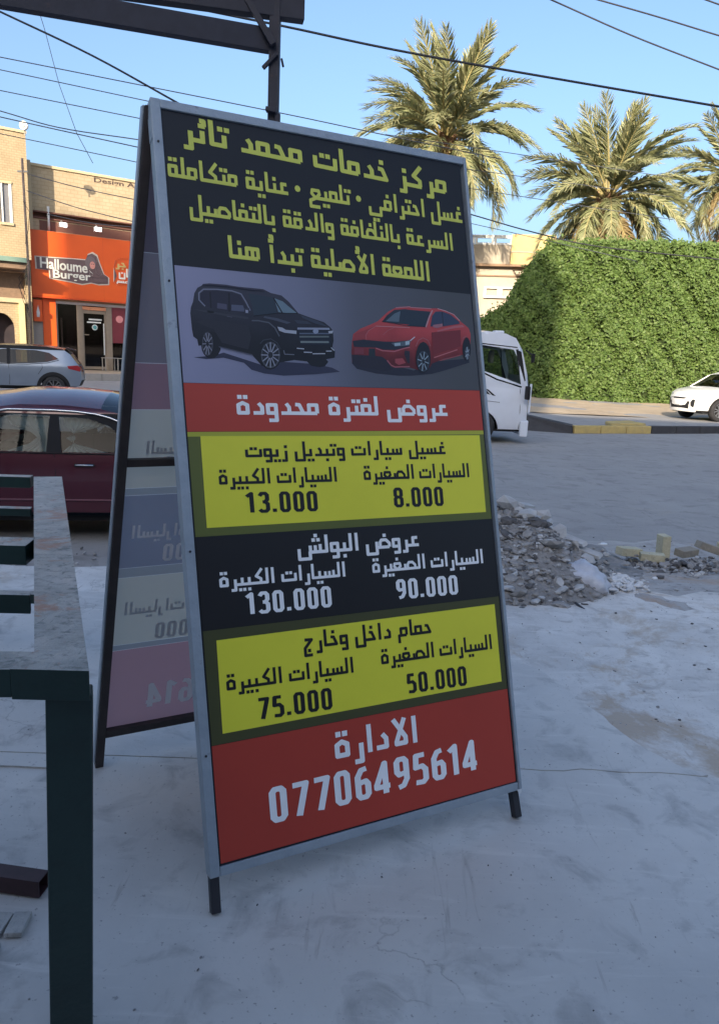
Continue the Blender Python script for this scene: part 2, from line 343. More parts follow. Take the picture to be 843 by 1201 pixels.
# road: one gently uneven grid
def noise2(x, y, s=0):
    return math.sin(x*1.3+s)*math.cos(y*1.1+s*2)+.5*math.sin(x*2.9+y*1.7+s)+.25*math.sin(x*6.1-y*5.3+s*3)
def grid(name, x0, x1, y0, y1, nx, ny, zf, mat, inside=None, kind='structure', smooth=True):
    mb = MB(); vs = []; idx = {}
    for j in range(ny+1):
        for i in range(nx+1):
            x = x0+(x1-x0)*i/nx; y = y0+(y1-y0)*j/ny; vs.append((x, y, zf(x, y)))
    fs = []
    for j in range(ny):
        for i in range(nx):
            a = j*(nx+1)+i; cx = x0+(x1-x0)*(i+.5)/nx; cy = y0+(y1-y0)*(j+.5)/ny
            if inside is None or inside(cx, cy): fs.append((a, a+1, a+nx+2, a+nx+1))
    mb.add(vs, fs); o = mb.build(name, mat, recalc=False, smooth=smooth); o['kind'] = kind; return o
grid('road', -60, 70, 4.6, 75, 130, 90, lambda x, y: -.352+.006*noise2(x*.7, y*.9), M_asph)
# yard slab: rough concrete base sheet with a broken far edge and real thickness
random.seed(3)
edge = []
x = -9.0
while x < 9:
    y0 = 4.93+.12*(x+2)*.16+.05*random.uniform(-1, 1)
    if x > .2: y0 += .10*random.uniform(-1, 1)-.05
    edge.append((x, y0)); x += random.uniform(.10, .28)
yard_poly = [(-9, -6)]+[(9.2, -6)]+edge[::-1]
sheet('yard', yard_poly, -.015, M_rough, thick=.42)
# smooth slabs, 14 mm proud, a hairline gap between them
crack = [(-6, 2.47), (-3, 2.49), (-1.5, 2.50), (.2, 2.525), (.45, 2.528), (.65, 2.535), (.73, 2.530), (.81, 2.533), (.88, 2.552), (.94, 2.549), (1.02, 2.540), (1.10, 2.543), (1.18, 2.549), (1.26, 2.544), (1.33, 2.535), (1.40, 2.531)]
sl_edge = [(.55, 4.35), (.70, 3.92), (.813, 3.561), (.90, 3.50), (.954, 3.419), (.97, 3.33), (1.002, 3.279), (1.03, 3.15), (1.088, 3.028), (1.11, 2.93), (1.138, 2.844), (1.196, 2.712), (1.235, 2.66), (1.283, 2.593), (1.34, 2.57)]
jit = lambda p, s: (p[0]+random.uniform(-s, s), p[1]+random.uniform(-s, s))
def dense(pts, step, s):
    out = []
    for a, b in zip(pts, pts[1:]):
        n = max(1, int(math.dist(a, b)/step))
        for k in range(n):
            q = (a[0]+(b[0]-a[0])*k/n, a[1]+(b[1]-a[1])*k/n); out.append(jit(q, s) if k else q)
    return out+[pts[-1]]
far_poly = [(-6, 4.4), (-6, crack[0][1]+.003)]+[(a, b+.003) for a, b in crack[1:]][:-1]+dense([(1.36, 2.548)]+sl_edge[::-1], .05, .008)
sheet('concrete_slab', far_poly, 0.0, M_conc, thick=.3)
near_poly = [(-6, crack[0][1]-.002), (-6, -5.5), (6.5, -5.5), (6.4, 1.2), (4.6, 1.75)]+dense([(4.2, 1.85), (3.1, 2.12), (2.2, 2.32), (1.75, 2.43), (1.40, 2.527)], .07, .010)+[(a, b-.002) for a, b in crack[::-1][1:-1]]
sheet('concrete_slab', near_poly, -.001, M_conc, thick=.3)
# broken verge between yard and road
def vz(x, y):
    t = max(0, min(1, (y-4.7)/3.6)); t = t*t*(3-2*t)
    return -.03-.34*t+.016*noise2(x*2.3, y*3.1, 1)*(1-t*.6)+.008*noise2(x*7, y*9, 2)*(1-t*.8)
grid('verge', -.25, 9.0, 4.5, 8.6, 110, 60, vz, M_verge)

# ---------------------------------------------------------------- sandwich board sign
YAW, LEAN = .4842, .2778
M_alu = pm('painted_steel_grey_blue', (.36, .41, .46), (.29, .34, .39), scale=12, rough=.45, bump=.15, bscale=90, metal=.25, c3=(.22, .24, .27), s3=22, t3=.62)
M_blk = pm('black_painted_steel', (.022, .022, .03), (.014, .014, .02), scale=20, rough=.5)
M_brn = pm('dark_brown_tube', (.05, .04, .04), (.03, .025, .027), scale=15, rough=.6)
M_tape = pm('white_tape', (.7, .72, .75), rough=.6)
sign = thing('sandwich_board', 'tall A-frame price board with yellow, black and red Arabic panels and two printed cars', 'sign', (-.345, 1.734, 0), YAW)
cl_, sl_ = math.cos(LEAN), math.sin(LEAN); BX, BY, BZ = .0203, .0351, .1221
def SP(u, v, d=0): return (BX+u, BY+v*sl_-d*cl_, BZ+v*cl_+d*sl_)      # d = metres out of the panel towards the street side
def frame_box(mb, u0, u1, v0, v1, d0, d1, mi=0, du=0):
    vs = [SP(u0, v0, d0), SP(u1, v0, d0), SP(u1+du, v1, d0), SP(u0+du, v1, d0), SP(u0, v0, d1), SP(u1, v0, d1), SP(u1+du, v1, d1), SP(u0+du, v1, d1)]
    mb.add(vs, [(0, 1, 2, 3), (7, 6, 5, 4), (0, 4, 5, 1), (1, 5, 6, 2), (2, 6, 7, 3), (3, 7, 4, 0)], mi)
U0, U1, VT, VB = -.0280, 1.0530, 2.1480, -.0300
fr = MB(); frame_box(fr, U0, .000, VB+.002, VT-.001, -.034, .008); f1 = fr.build('frame_bar', M_alu, sign, bevel=.002)
fr = MB(); frame_box(fr, 1.029, U1-.012, VB-.004, VT-.001, -.034, .008, du=.012); fr.build('frame_bar', M_alu, sign, bevel=.002)
fr = MB(); frame_box(fr, .0, 1.041, 2.121, VT-.001, -.033, .007); fr.build('frame_bar', M_alu, sign, bevel=.002)
fr = MB(); frame_box(fr, .001, 1.028, VB, -.004, -.033, .006); fr.build('frame_bar', M_alu, sign, bevel=.002)
fr = MB(); frame_box(fr, -.002, 1.03, 1.02, 1.045, -.03, -.006); fr.build('cross_bar', M_brn, sign)
# weld seams and screws along the left bar
for vv in (2.02, 1.62, .86, .30):
    s_ = MB(); s_.tube([SP(-.014, vv, .007), SP(-.014, vv, .0105)], .0035, 8); s_.build('screw', M_blk, sign)
hg = MB(); frame_box(hg, -.030, -.024, 2.03, 2.10, -.03, .004); hg.build('hinge_plate', M_alu, sign)
# feet: black tube ends reaching the concrete
ft = MB(); a = SP(-.0135, VB+.01, -.013); ft.bar(a, (a[0]-.005, a[1]-.040, .004), .026, .026, up=(1, 0, 0)); ft.build('foot', M_blk, sign, bevel=.002)
ft = MB(); a = SP(1.022, VB+.0, -.02); ft.bar(a, (a[0]-.002, a[1]-.036, .004), .026, .026, up=(1, 0, 0)); ft.build('foot', M_blk, sign, bevel=.002)
tp = MB(); a = [SP(1.018, -.026, .009), SP(1.040, -.026, .009), SP(1.036, -.036, .009), SP(1.026, -.050, .009), SP(1.024, -.036, .009)]; tp.add(a, [(0, 4, 3, 2, 1)]); tp.build('tape_scrap', M_tape, sign)
# front banner (inner corners measured)
C4 = [(-.004, -.008), (1.0285, -.010), (1.0295, 2.124), (-.004, 2.1235)]
bn = MB(); bn.prism([(0, -.006), (1.0285, -.0062), (1.0285, 2.121), (0, 2.121)], lambda a, b, d: SP(a, b, d), -.006, 0.0)
M_edge = ink('14141c')
banner = bn.build('banner', M_edge, sign); banner['label'] = 'printed vinyl price banner facing the yard'
def band(pts, col, d, name='print_band', mat=None, label=None):
    mb = MB(); mb.add([SP(a, b, d) for a, b in pts], [tuple(range(len(pts)))]); o = mb.build(name, mat or ink(col), banner, recalc=False)
    if label: o['label'] = label
    return o
def mid(a, b, t): return a+(b-a)*t
L0, L1 = .006, 1.0235
NAVY = pm('ink_navy', (.020, .021, .025), (.018, .019, .022), scale=1, rough=.42, spec=.3)
band([(L0, 1.670), (L1, 1.664), (L1, 2.113), (L0, 2.116)], '', .0006, mat=NAVY, label='navy band with yellow Arabic lettering')
# studio backdrop of the car picture: printed gradient from lavender to grey
mg = bpy.data.materials.new('ink_backdrop'); mg.use_nodes = True; n = mg.node_tree; b_ = n.nodes['Principled BSDF']; b_.inputs['Roughness'].default_value = .35
tc = n.nodes.new('ShaderNodeTexCoord'); sx = n.nodes.new('ShaderNodeSeparateXYZ'); n.links.new(tc.outputs['Object'], sx.inputs[0])
rp_ = n.nodes.new('ShaderNodeValToRGB'); n.links.new(sx.outputs[0], rp_.inputs[0])
e = rp_.color_ramp.elements; e[0].position = .05; e[0].color = (*srgb('9090aa'), 1); e[1].position = .95; e[1].color = (*srgb('4a4a4c'), 1)
k = e.new(.40); k.color = (*srgb('74778c'), 1); k = e.new(.60); k.color = (*srgb('585a66'), 1)
n.links.new(rp_.outputs[0], b_.inputs['Base Color'])
band([(L0, 1.334), (L1, 1.328), (L1, 1.6635), (L0, 1.6695)], '', .0006, 'picture_backdrop', mg)
RED = 'be4434'
band([(L0, 1.195), (L1, 1.190), (L1, 1.327), (L0, 1.333)], RED, .0006, label='red band reading limited time offers')
band([(L0, .899), (L1, .886), (L1, 1.189), (L0, 1.194)], '666c32', .0006)
band([(L0, 1.181), (L1, 1.176), (L1, 1.189), (L0, 1.194)], 'b6b83e', .0009)
YEL = 'ece640'
band([(.040, .922), (1.003, .910), (1.006, 1.173), (.042, 1.182)], YEL, .0010, label='yellow band with wash and oil change prices')
band([(L0, .638), (L1, .622), (L1, .885), (L0, .898)], '1c1b1f', .0006, label='black band with polish prices')
band([(L0, .322), (L1, .310), (L1, .621), (L0, .637)], '4b4c2c', .0006)
band([(.039, .349), (1.003, .337), (1.003, .597), (.042, .607)], YEL, .0010, label='yellow band with inside and outside wash prices')
band([(L0, .002), (L1, -.0005), (L1, .309), (L0, .321)], 'b84032', .0006, label='red band with the phone number')
YT, WT, KT = ink('d0d45e'), ink('fafafa'), ink('1b1b20')
TL = [('مركز خدمات محمد تائر', .060, .963, 2.040, 2.006, .078, YT), ('غسل احترافي • تلميع • عناية متكاملة', .008, 1.017, 1.926, 1.912, .062, YT),
      ('السرعة بالنظافة والدقة بالتفاصيل', .062, .967, 1.824, 1.810, .060, YT), ('اللمعة الأصلية تبدأ هنا', .169, .861, 1.706, 1.694, .068, YT),
      ('عروض لفترة محدودة', .154, .883, 1.243, 1.239, .062, WT), ('غسيل سيارات وتبديل زيوت', .169, .861, 1.118, 1.111, .046, KT),
      ('السيارات الكبيرة', .085, .455, 1.042, 1.036, .046, KT), ('السيارات الصغيرة', .548, .948, 1.037, 1.031, .048, KT),
      ('عروض البولش', .306, .726, .824, .816, .055, WT), ('السيارات الكبيرة', .063, .456, .752, .745, .046, WT), ('السيارات الصغيرة', .550, .972, .746, .739, .048, WT),
      ('حمام داخل وخارج', .300, .744, .545, .534, .052, KT), ('السيارات الكبيرة', .060, .456, .464, .453, .048, KT), ('السيارات الصغيرة', .553, .976, .462, .450, .050, KT),
      ('الادارة', .372, .657, .209, .203, .084, WT)]
for t, u0, u1, va, vb_, H, m in TL:
    text_mesh(arabic_polys(t), u0, u1, va, H, lambda a, b: SP(a, b, .0016), 'lettering', m, banner, v1=vb_)
DL = [('13.000', .158, .384, .958, .951, .058, KT), ('8.000', .648, .836, .947, .942, .060, KT), ('130.000', .134, .403, .668, .660, .060, WT), ('90.000', .629, .861, .656, .648, .060, WT),
      ('75.000', .149, .377, .368, .359, .060, KT), ('50.000', .637, .863, .359, .349, .060, KT), ('07706495614', .157, .873, .0745, .0725, .095, WT)]
for t, u0, u1, va, vb_, H, m in DL:
    text_mesh(digit_polys(t), u0, u1, va, H, lambda a, b: SP(a, b, .0016), 'number', m, banner, v1=vb_)
CAR_PRINT=[
('P','34354a',[40,1407,77,1403,128,1409,188,1396,209,1376,248,1366,308,1361,413,1368,497,1378,472,1390,416,1400,312,1403,244,1391,129,1424,99,1414]),
('P','22222b',[44,1552,51,1567,57,1593,67,1609,79,1616,86,1622,104,1625,152,1625,188,1622,266,1621,289,1611,323,1606,345,1588,373,1555,415,1543,457,1532,477,1517,485,1506,484,1475,478,1455,486,1442,483,1422,453,1416,460,1408,447,1394,429,1390,401,1394,388,1407,347,1410,312,1403,243,1388,215,1420,128,1439,110,1438,66,1442,57,1441,55,1459,44,1467,42,1487,41,1534]),
('P','17171d',[123,1446,120,1430,112,1417,102,1408,91,1405,80,1407,71,1416,66,1428,65,1443,68,1459,76,1472,86,1481,97,1484,108,1482,117,1474,122,1461]),
('P','17171d',[307,1425,303,1408,294,1392,281,1382,267,1378,254,1381,244,1391,237,1405,236,1422,240,1440,249,1455,261,1465,275,1469,289,1467,299,1457,306,1443]),
('P','3a3a42',[53,1546,91,1544,148,1538,212,1533,211,1527,147,1532,91,1538]),
('P','2c2b33',[57,1511,89,1519,210,1508,216,1473,204,1436,126,1453,105,1491,76,1501]),
('L','77798a',4,[85,1557,69,1574,70,1594,84,1606,123,1609,169,1608,196,1601,209,1578,220,1553]),
('P','2c2a38',[88,1558,73,1576,76,1593,87,1602,123,1605,165,1604,192,1597,203,1577,214,1554,200,1546,148,1547,104,1553]),
('P','4e4d60',[122,1569,150,1567,149,1551,120,1553]),
('P','565a6e',[164,1567,199,1567,204,1548,162,1549]),
('L','1a1a22',4,[103,1600,102,1553]),
('L','1a1a22',5,[159,1601,156,1546]),
('P','2e3944',[218,1604,248,1602,296,1597,304,1551,256,1543,229,1537,229,1546,227,1567]),
('P','6a7f8c',[298,1596,325,1588,344,1573,368,1555,339,1553,308,1554]),
('L','15161d',4,[296,1597,321,1552]),
('L','15161d',3,[229,1537,256,1542,304,1550,370,1554]),
('P','4a4f5c',[263,1539,303,1535,346,1524,332,1520,289,1529,259,1534]),
('P','383d4a',[358,1533,399,1532,416,1523,367,1523]),
('P','3b4150',[380,1549,442,1532,470,1518,427,1526,386,1541]),
('L','565a64',4,[222,1523,242,1524,275,1520,293,1505,305,1480]),
('L','3c3e48',3,[242,1455,253,1466,277,1471,296,1460,305,1441]),
('P','a9aebb',[301,1509,317,1507,327,1501,362,1500,361,1490,323,1492,306,1497]),
('P','1b2230',[366,1509,477,1515,474,1462,372,1457,364,1489]),
('P','8f96aa',[366,1510,473,1515,474,1509,365,1504]),
('L','5b6478',4,[371,1492,471,1497]),
('L','67706f',5,[370,1482,469,1487]),
('L','75807f',6,[372,1466,467,1470]),
('P','8d97ad',[435,1502,434,1499,432,1497,429,1495,425,1494,422,1494,419,1496,417,1498,416,1501,417,1504,420,1507,423,1509,427,1510,430,1509,433,1508,435,1505]),
('P','a9aebb',[468,1504,485,1507,482,1498,470,1497]),
('L','b4b8c4',3,[358,1446,382,1445]),
('L','b4b8c4',3,[380,1435,407,1435]),
('L','b4b8c4',3,[409,1431,451,1433]),
('L','b4b8c4',3,[455,1441,474,1442]),
('L','b4b8c4',3,[473,1453,483,1444]),
('L','6d707c',3,[315,1438,317,1426,348,1426]),
('L','565664',3,[116,1440,215,1420]),
('L','15151b',5,[91,1542,109,1541]),
('L','4c4c58',3,[147,1531,163,1529]),
('P','3a3b48',[202,1559,217,1560,217,1542,200,1542]),
('P','9a9cae',[205,1554,213,1553,212,1545,205,1545]),
('P','484852',[99,1448,97,1434,93,1423,87,1415,80,1412,74,1415,70,1422,67,1433,67,1446,69,1460,74,1471,79,1479,86,1482,92,1479,97,1472,99,1461]),
('P','23232b',[96,1448,94,1436,91,1427,86,1420,81,1418,76,1420,72,1426,70,1435,70,1446,72,1458,76,1467,80,1474,85,1476,90,1474,94,1468,96,1459]),
('L','82828f',3,[87,1447,98,1448]),
('L','82828f',3,[86,1442,94,1428]),
('L','82828f',3,[84,1439,85,1416]),
('L','82828f',3,[81,1439,76,1416]),
('L','82828f',3,[80,1442,70,1428]),
('L','82828f',3,[79,1447,68,1446]),
('L','82828f',3,[80,1452,73,1465]),
('L','82828f',3,[83,1455,81,1478]),
('L','82828f',3,[85,1455,90,1478]),
('L','82828f',3,[86,1452,97,1467]),
('P','4e5058',[302,1423,298,1407,290,1394,279,1385,268,1382,256,1384,247,1393,242,1405,241,1420,245,1436,252,1449,263,1458,275,1462,286,1459,295,1451,301,1438]),
('P','22242b',[297,1423,294,1409,288,1398,278,1390,268,1387,258,1389,251,1396,246,1407,245,1421,248,1434,255,1445,264,1453,274,1456,284,1454,292,1447,297,1436]),
('L','9092a0',3.5,[278,1422,300,1423]),
('L','9092a0',3.5,[277,1417,295,1404]),
('L','9092a0',3.5,[274,1414,283,1389]),
('L','9092a0',3.5,[270,1412,268,1384]),
('L','9092a0',3.5,[267,1413,254,1388]),
('L','9092a0',3.5,[264,1417,245,1402]),
('L','9092a0',3.5,[264,1421,242,1421]),
('L','9092a0',3.5,[265,1426,248,1439]),
('L','9092a0',3.5,[268,1430,260,1454]),
('L','9092a0',3.5,[272,1431,274,1460]),
('L','9092a0',3.5,[275,1430,288,1455]),
('L','9092a0',3.5,[278,1427,298,1442]),
('L','3c3a48',4,[82,1618,103,1621,152,1621,188,1619,230,1616,266,1617]),
('P','2b2b38',[540,1408,557,1389,624,1376,708,1371,749,1372,765,1373,833,1380,875,1390,991,1423,992,1438,837,1421,767,1390,655,1412]),
('P','8c3236',[549,1478,555,1500,583,1519,618,1533,649,1547,665,1561,689,1580,716,1594,731,1599,773,1603,776,1601,856,1602,881,1604,914,1597,945,1587,971,1565,987,1554,1002,1543,1008,1522,999,1456,958,1448,890,1434,840,1415,832,1403,800,1388,752,1399,688,1397,672,1412,573,1406,542,1408,543,1444]),
('P','2a2733',[543,1434,630,1433,652,1431,673,1417,682,1396,693,1394,653,1384,577,1396,543,1408]),
('P','262a36',[550,1478,591,1484,662,1481,702,1482,748,1488,761,1489,759,1468,702,1455,660,1454,632,1460,589,1459,553,1459]),
('P','232d34',[606,1456,629,1456,627,1429,603,1429]),
('P','7c3640',[555,1457,588,1457,586,1437,553,1436]),
('P','55636e',[690,1477,748,1487,761,1492,764,1489,782,1502,762,1483,758,1472,743,1471,759,1472,703,1467]),
('P','9fb3bd',[701,1477,724,1480,724,1471,703,1468]),
('P','a9bcc6',[744,1485,760,1488,758,1476,743,1473]),
('L','c8c8d4',3,[762,1488,782,1502]),
('L','b5656e',3.5,[632,1458,654,1451,699,1450,734,1461,759,1467]),
('L','a85e66',4,[669,1420,683,1404,696,1399,752,1402]),
('P','a44a50',[699,1426,728,1429,738,1414,711,1406,698,1413]),
('P','2e2731',[739,1455,757,1453,753,1412,744,1415,735,1442]),
('P','983e42',[560,1501,599,1515,639,1531,610,1513,599,1498,594,1485,556,1482]),
('L','c08082',2.5,[639,1530,707,1531,765,1532]),
('L','b0666a',2,[639,1530,610,1513,599,1498,600,1483]),
('L','a85a60',2,[707,1529,683,1519,662,1503]),
('P','2b3642',[663,1545,682,1567,713,1588,772,1595,755,1592,852,1591,829,1538,749,1537,766,1542,708,1543]),
('P','5c6c78',[677,1548,711,1575,735,1585,726,1549]),
('L','18202a',2,[688,1564,663,1546,708,1543,749,1537,829,1538]),
('L','b78a92',5,[860,1596,845,1572,828,1537]),
('L','b58088',3,[719,1595,772,1602,776,1600,856,1601]),
('P','39435a',[846,1540,857,1577,871,1592,897,1595,931,1586,964,1564,966,1556,895,1543]),
('L','241f2a',3,[898,1593,898,1545]),
('P','a06e78',[857,1546,896,1553,895,1543,873,1536,856,1538]),
('L','caa2a8',2.5,[881,1603,914,1597,945,1587,967,1567]),
('P','b8666c',[869,1527,940,1547,976,1553,985,1546,940,1539,872,1523]),
('P','7a2c31',[848,1520,967,1535,961,1478,846,1444]),
('L','bf6e70',3.5,[849,1435,946,1466]),
('L','a85458',2.5,[872,1426,958,1448]),
('L','a86066',3,[782,1470,794,1491,812,1500,831,1493,839,1473]),
('L','a05a60',3,[965,1484,975,1508,990,1515]),
('P','1d1f27',[836,1435,832,1415,824,1397,813,1386,801,1381,790,1385,782,1396,777,1413,777,1433,782,1453,790,1470,800,1482,812,1487,823,1483,832,1472,836,1455]),
('P','1d1f27',[1002,1471,999,1455,993,1442,987,1433,980,1430,974,1433,969,1441,967,1454,967,1469,970,1485,975,1498,982,1507,989,1511,995,1508,1000,1499,1002,1486]),
('P','3c4450',[830,1422,826,1408,820,1397,811,1389,802,1386,793,1389,786,1396,782,1407,781,1420,784,1433,791,1445,799,1453,809,1456,818,1453,825,1446,829,1435]),
('P','252a33',[825,1422,823,1410,817,1400,810,1393,802,1391,795,1393,789,1399,786,1409,785,1420,788,1432,793,1442,800,1448,808,1451,816,1449,822,1443,825,1433]),
('L','93a5b0',3.5,[811,1420,826,1415]),
('L','93a5b0',3.5,[808,1414,815,1394]),
('L','93a5b0',3.5,[803,1413,798,1389]),
('L','93a5b0',3.5,[800,1416,785,1403]),
('L','93a5b0',3.5,[800,1422,784,1427]),
('L','93a5b0',3.5,[803,1428,796,1447]),
('L','93a5b0',3.5,[807,1429,813,1453]),
('L','93a5b0',3.5,[810,1426,826,1440]),
('P','4a525e',[994,1456,993,1446,990,1439,986,1433,982,1431,979,1433,976,1438,975,1446,976,1455,977,1464,980,1472,984,1477,988,1479,991,1478,993,1472,995,1465]),
('L','a2b0ba',2.5,[986,1453,991,1447]),
('L','a2b0ba',2.5,[985,1450,984,1435]),
('L','a2b0ba',2.5,[983,1452,977,1442]),
('L','a2b0ba',2.5,[983,1457,979,1463]),
('L','a2b0ba',2.5,[985,1460,986,1476]),
('L','a2b0ba',2.5,[987,1459,993,1468]),
]
CAR_SPLIT=67

def ribbon_polys(pts, wd): return seg_polys(pts, wd)
def grad_ink(name, lo, hi, z0, z1):
    m = ink(lo).copy(); m.name = name; n = m.node_tree; b = n.nodes['Principled BSDF']; tc = n.nodes.new('ShaderNodeTexCoord'); sx = n.nodes.new('ShaderNodeSeparateXYZ'); n.links.new(tc.outputs['Object'], sx.inputs[0])
    nz = n.nodes.new('ShaderNodeTexNoise'); nz.inputs['Scale'].default_value = 14; nz.inputs['Detail'].default_value = 3; n.links.new(tc.outputs['Object'], nz.inputs[0])
    ad = n.nodes.new('ShaderNodeMath'); ad.operation = 'MULTIPLY_ADD'; ad.inputs[1].default_value = .09; n.links.new(nz.outputs[0], ad.inputs[0]); n.links.new(sx.outputs[2], ad.inputs[2])
    mr = n.nodes.new('ShaderNodeMapRange'); mr.inputs['From Min'].default_value = z0+.045; mr.inputs['From Max'].default_value = z1+.045; n.links.new(ad.outputs[0], mr.inputs[0])
    r = n.nodes.new('ShaderNodeValToRGB'); r.color_ramp.interpolation = 'EASE'; r.color_ramp.elements[0].color = (*srgb(lo), 1); r.color_ramp.elements[1].color = (*srgb(hi), 1); n.links.new(mr.outputs[0], r.inputs[0]); n.links.new(r.outputs[0], b.inputs['Base Color']); return m
ink('22222b'); ink('8c3236')
MATS['ink_22222b'] = grad_ink('print_black_paint', '15151b', '383844', 1.50, 1.68); MATS['ink_8c3236'] = grad_ink('print_red_paint', '5c1c20', 'b8484a', 1.47, 1.62)
for k, nm, lb in ((0, 'car_picture', 'printed black off-road car'), (1, 'car_picture', 'printed red saloon car')):
    sel = CAR_PRINT[:CAR_SPLIT] if k == 0 else CAR_PRINT[CAR_SPLIT:]
    cols = []; mb = MB()
    for i, a in enumerate(sel):
        c = a[1]
        if c not in cols: cols.append(c)
        if a[0] == 'P': q = a[2]; polys = [[(q[j]/1000, q[j+1]/1000) for j in range(0, len(q), 2)]]
        else: q = a[3]; polys = ribbon_polys([(q[j]/1000, q[j+1]/1000) for j in range(0, len(q), 2)], a[2]/1000)
        try: vs, fs = union(polys)
        except Exception: continue
        mb.add([SP(x, y, .0012+i*.00004) for x, y in vs], fs, cols.index(c))
    o = mb.build(nm, [ink(c) for c in cols], banner, recalc=False); o['label'] = lb
# back frame and its banner (ink showing through, mirrored)
BT, BF = Vector((-.0209, .670, 2.1765)), Vector((-.192, .8975, 0))
BW = 1.06; ax_ = (BT-BF); BLn = ax_.length; ax_u = ax_/BLn
bn_out = Vector((1, 0, 0)).cross(ax_u).normalized()           # faces the yard
def BP(u, v, d=0): return tuple(BF+Vector((1, 0, 0))*u+ax_u*v+bn_out*d)
def bbar(u0, u1, v0, v1, d0, d1, mat, name):
    mb = MB(); vs = [BP(u0, v0, d0), BP(u1, v0, d0), BP(u1, v1, d0), BP(u0, v1, d0), BP(u0, v0, d1), BP(u1, v0, d1), BP(u1, v1, d1), BP(u0, v1, d1)]
    mb.add(vs, [(0, 1, 2, 3), (7, 6, 5, 4), (0, 4, 5, 1), (1, 5, 6, 2), (2, 6, 7, 3), (3, 7, 4, 0)]); return mb.build(name, mat, sign, bevel=.0015)
bbar(.006, .034, .002, BLn, -.004, .028, M_brn, 'back_frame_bar'); bbar(BW-.028, BW, .002, BLn, -.004, .028, M_brn, 'back_frame_bar')
bbar(.0, .0055, .02, BLn, -.012, .020, M_alu, 'back_frame_edge')
bbar(.0345, BW-.0285, .118, .145, -.002, .024, M_brn, 'back_frame_bar'); bbar(.0345, BW-.0285, 1.125, 1.150, -.002, .024, M_brn, 'back_frame_bar'); bbar(.0345, BW-.0285, BLn-.03, BLn-.002, -.002, .024, M_alu, 'back_frame_bar')
bb = MB(); vs = [BP(.004, .112, -.009), BP(BW-.004, .112, -.009), BP(BW-.004, BLn-.006, -.009), BP(.004, BLn-.006, -.009)]; vs += [BP(.004, .112, -.0055), BP(BW-.004, .112, -.0055), BP(BW-.004, BLn-.006, -.0055), BP(.004, BLn-.006, -.0055)]
bb.add(vs, [(0, 1, 2, 3), (7, 6, 5, 4), (0, 4, 5, 1), (1, 5, 6, 2), (2, 6, 7, 3), (3, 7, 4, 0)])
def tink(hexs, tr=.6):
    k = 'tink_'+hexs
    if k in MATS: return MATS[k]
    m = ink(hexs).copy(); n = m.node_tree; b = n.nodes['Principled BSDF']; t = n.nodes.new('ShaderNodeBsdfTranslucent'); c = srgb(hexs); t.inputs[0].default_value = (*[min(1, x*1.3) for x in c], 1)
    mx = n.nodes.new('ShaderNodeMixShader'); mx.inputs[0].default_value = tr; n.links.new(b.outputs[0], mx.inputs[1]); n.links.new(t.outputs[0], mx.inputs[2]); n.links.new(mx.outputs[0], n.nodes['Material Output'].inputs[0]); MATS[k] = m; return m
bban = None
bm_ = MB(); bm_.add([BP(.004, .112, -.009), BP(BW-.004, .112, -.009), BP(BW-.004, BLn-.006, -.009), BP(.004, BLn-.006, -.009)], [(0, 1, 2, 3)]); bban = bm_.build('back_banner', tink('f4f4f4', .8), sign); bban['label'] = 'far-side banner seen from behind with its print showing through mirrored'
def bband(v0, v1, col, d=-.005, u0=.006, u1=BW-.006):
    mb = MB(); mb.add([BP(u0, v0, d), BP(u1, v0, d), BP(u1, v1, d), BP(u0, v1, d)], [(0, 1, 2, 3)]); mb.build('print_band', tink(col), bban, recalc=False)
V0 = .125
for v0, v1, c in ((0, .324, 'b89298'), (.324, .345, '9c9ea2'), (.345, .60, 'c6c3b8'), (.60, .635, 'a0a2a4'), (.635, .895, '8e909c'), (.895, .92, 'a0a2a4'), (.92, 1.185, 'c4c1b6'), (1.185, 1.335, 'a08088'), (1.335, 1.67, '8c848a'), (1.67, 2.06, '70666e')):
    bband(V0+v0+.0005, V0+v1-.0005, c)
gk, gw = tink('b8b9c0', .45), tink('f4f4fa', .12)
def ghost(polys, u0, u1, v, H, m): text_mesh(polys, u0, u1, V0+v, H, lambda a, b: BP(1.046-a, b, -.0042), 'ghost_lettering', m, bban)
ghost(arabic_polys('السيارات الصغيرة'), .550, .972, .742, .047, gw); ghost(digit_polys('90.000'), .629, .861, .652, .06, gw)
ghost(arabic_polys('السيارات الصغيرة'), .553, .976, .458, .049, gk); ghost(digit_polys('50.000'), .637, .863, .353, .06, gk)
ghost(digit_polys('07706495614'), .157, .873, .075, .095, gw); ghost(arabic_polys('السيارات الصغيرة'), .548, .948, 1.035, .047, gk); ghost(digit_polys('8.000'), .648, .836, .945, .06, gk)
ghost(arabic_polys('السيارات الكبيرة'), .063, .456, .745, .047, gw); ghost(arabic_polys('السيارات الكبيرة'), .060, .456, .458, .047, gk)
# hinge straps joining the two frames at the top
hs = MB(); hs.bar(SP(-.02, 2.13, -.03), BP(.01, BLn-.02, .0), .02, .004); hs.build('hinge', M_alu, sign)
hs = MB(); hs.bar(SP(1.03, 2.13, -.03), BP(BW-.02, BLn-.02, .0), .02, .004); hs.build('hinge', M_alu, sign)

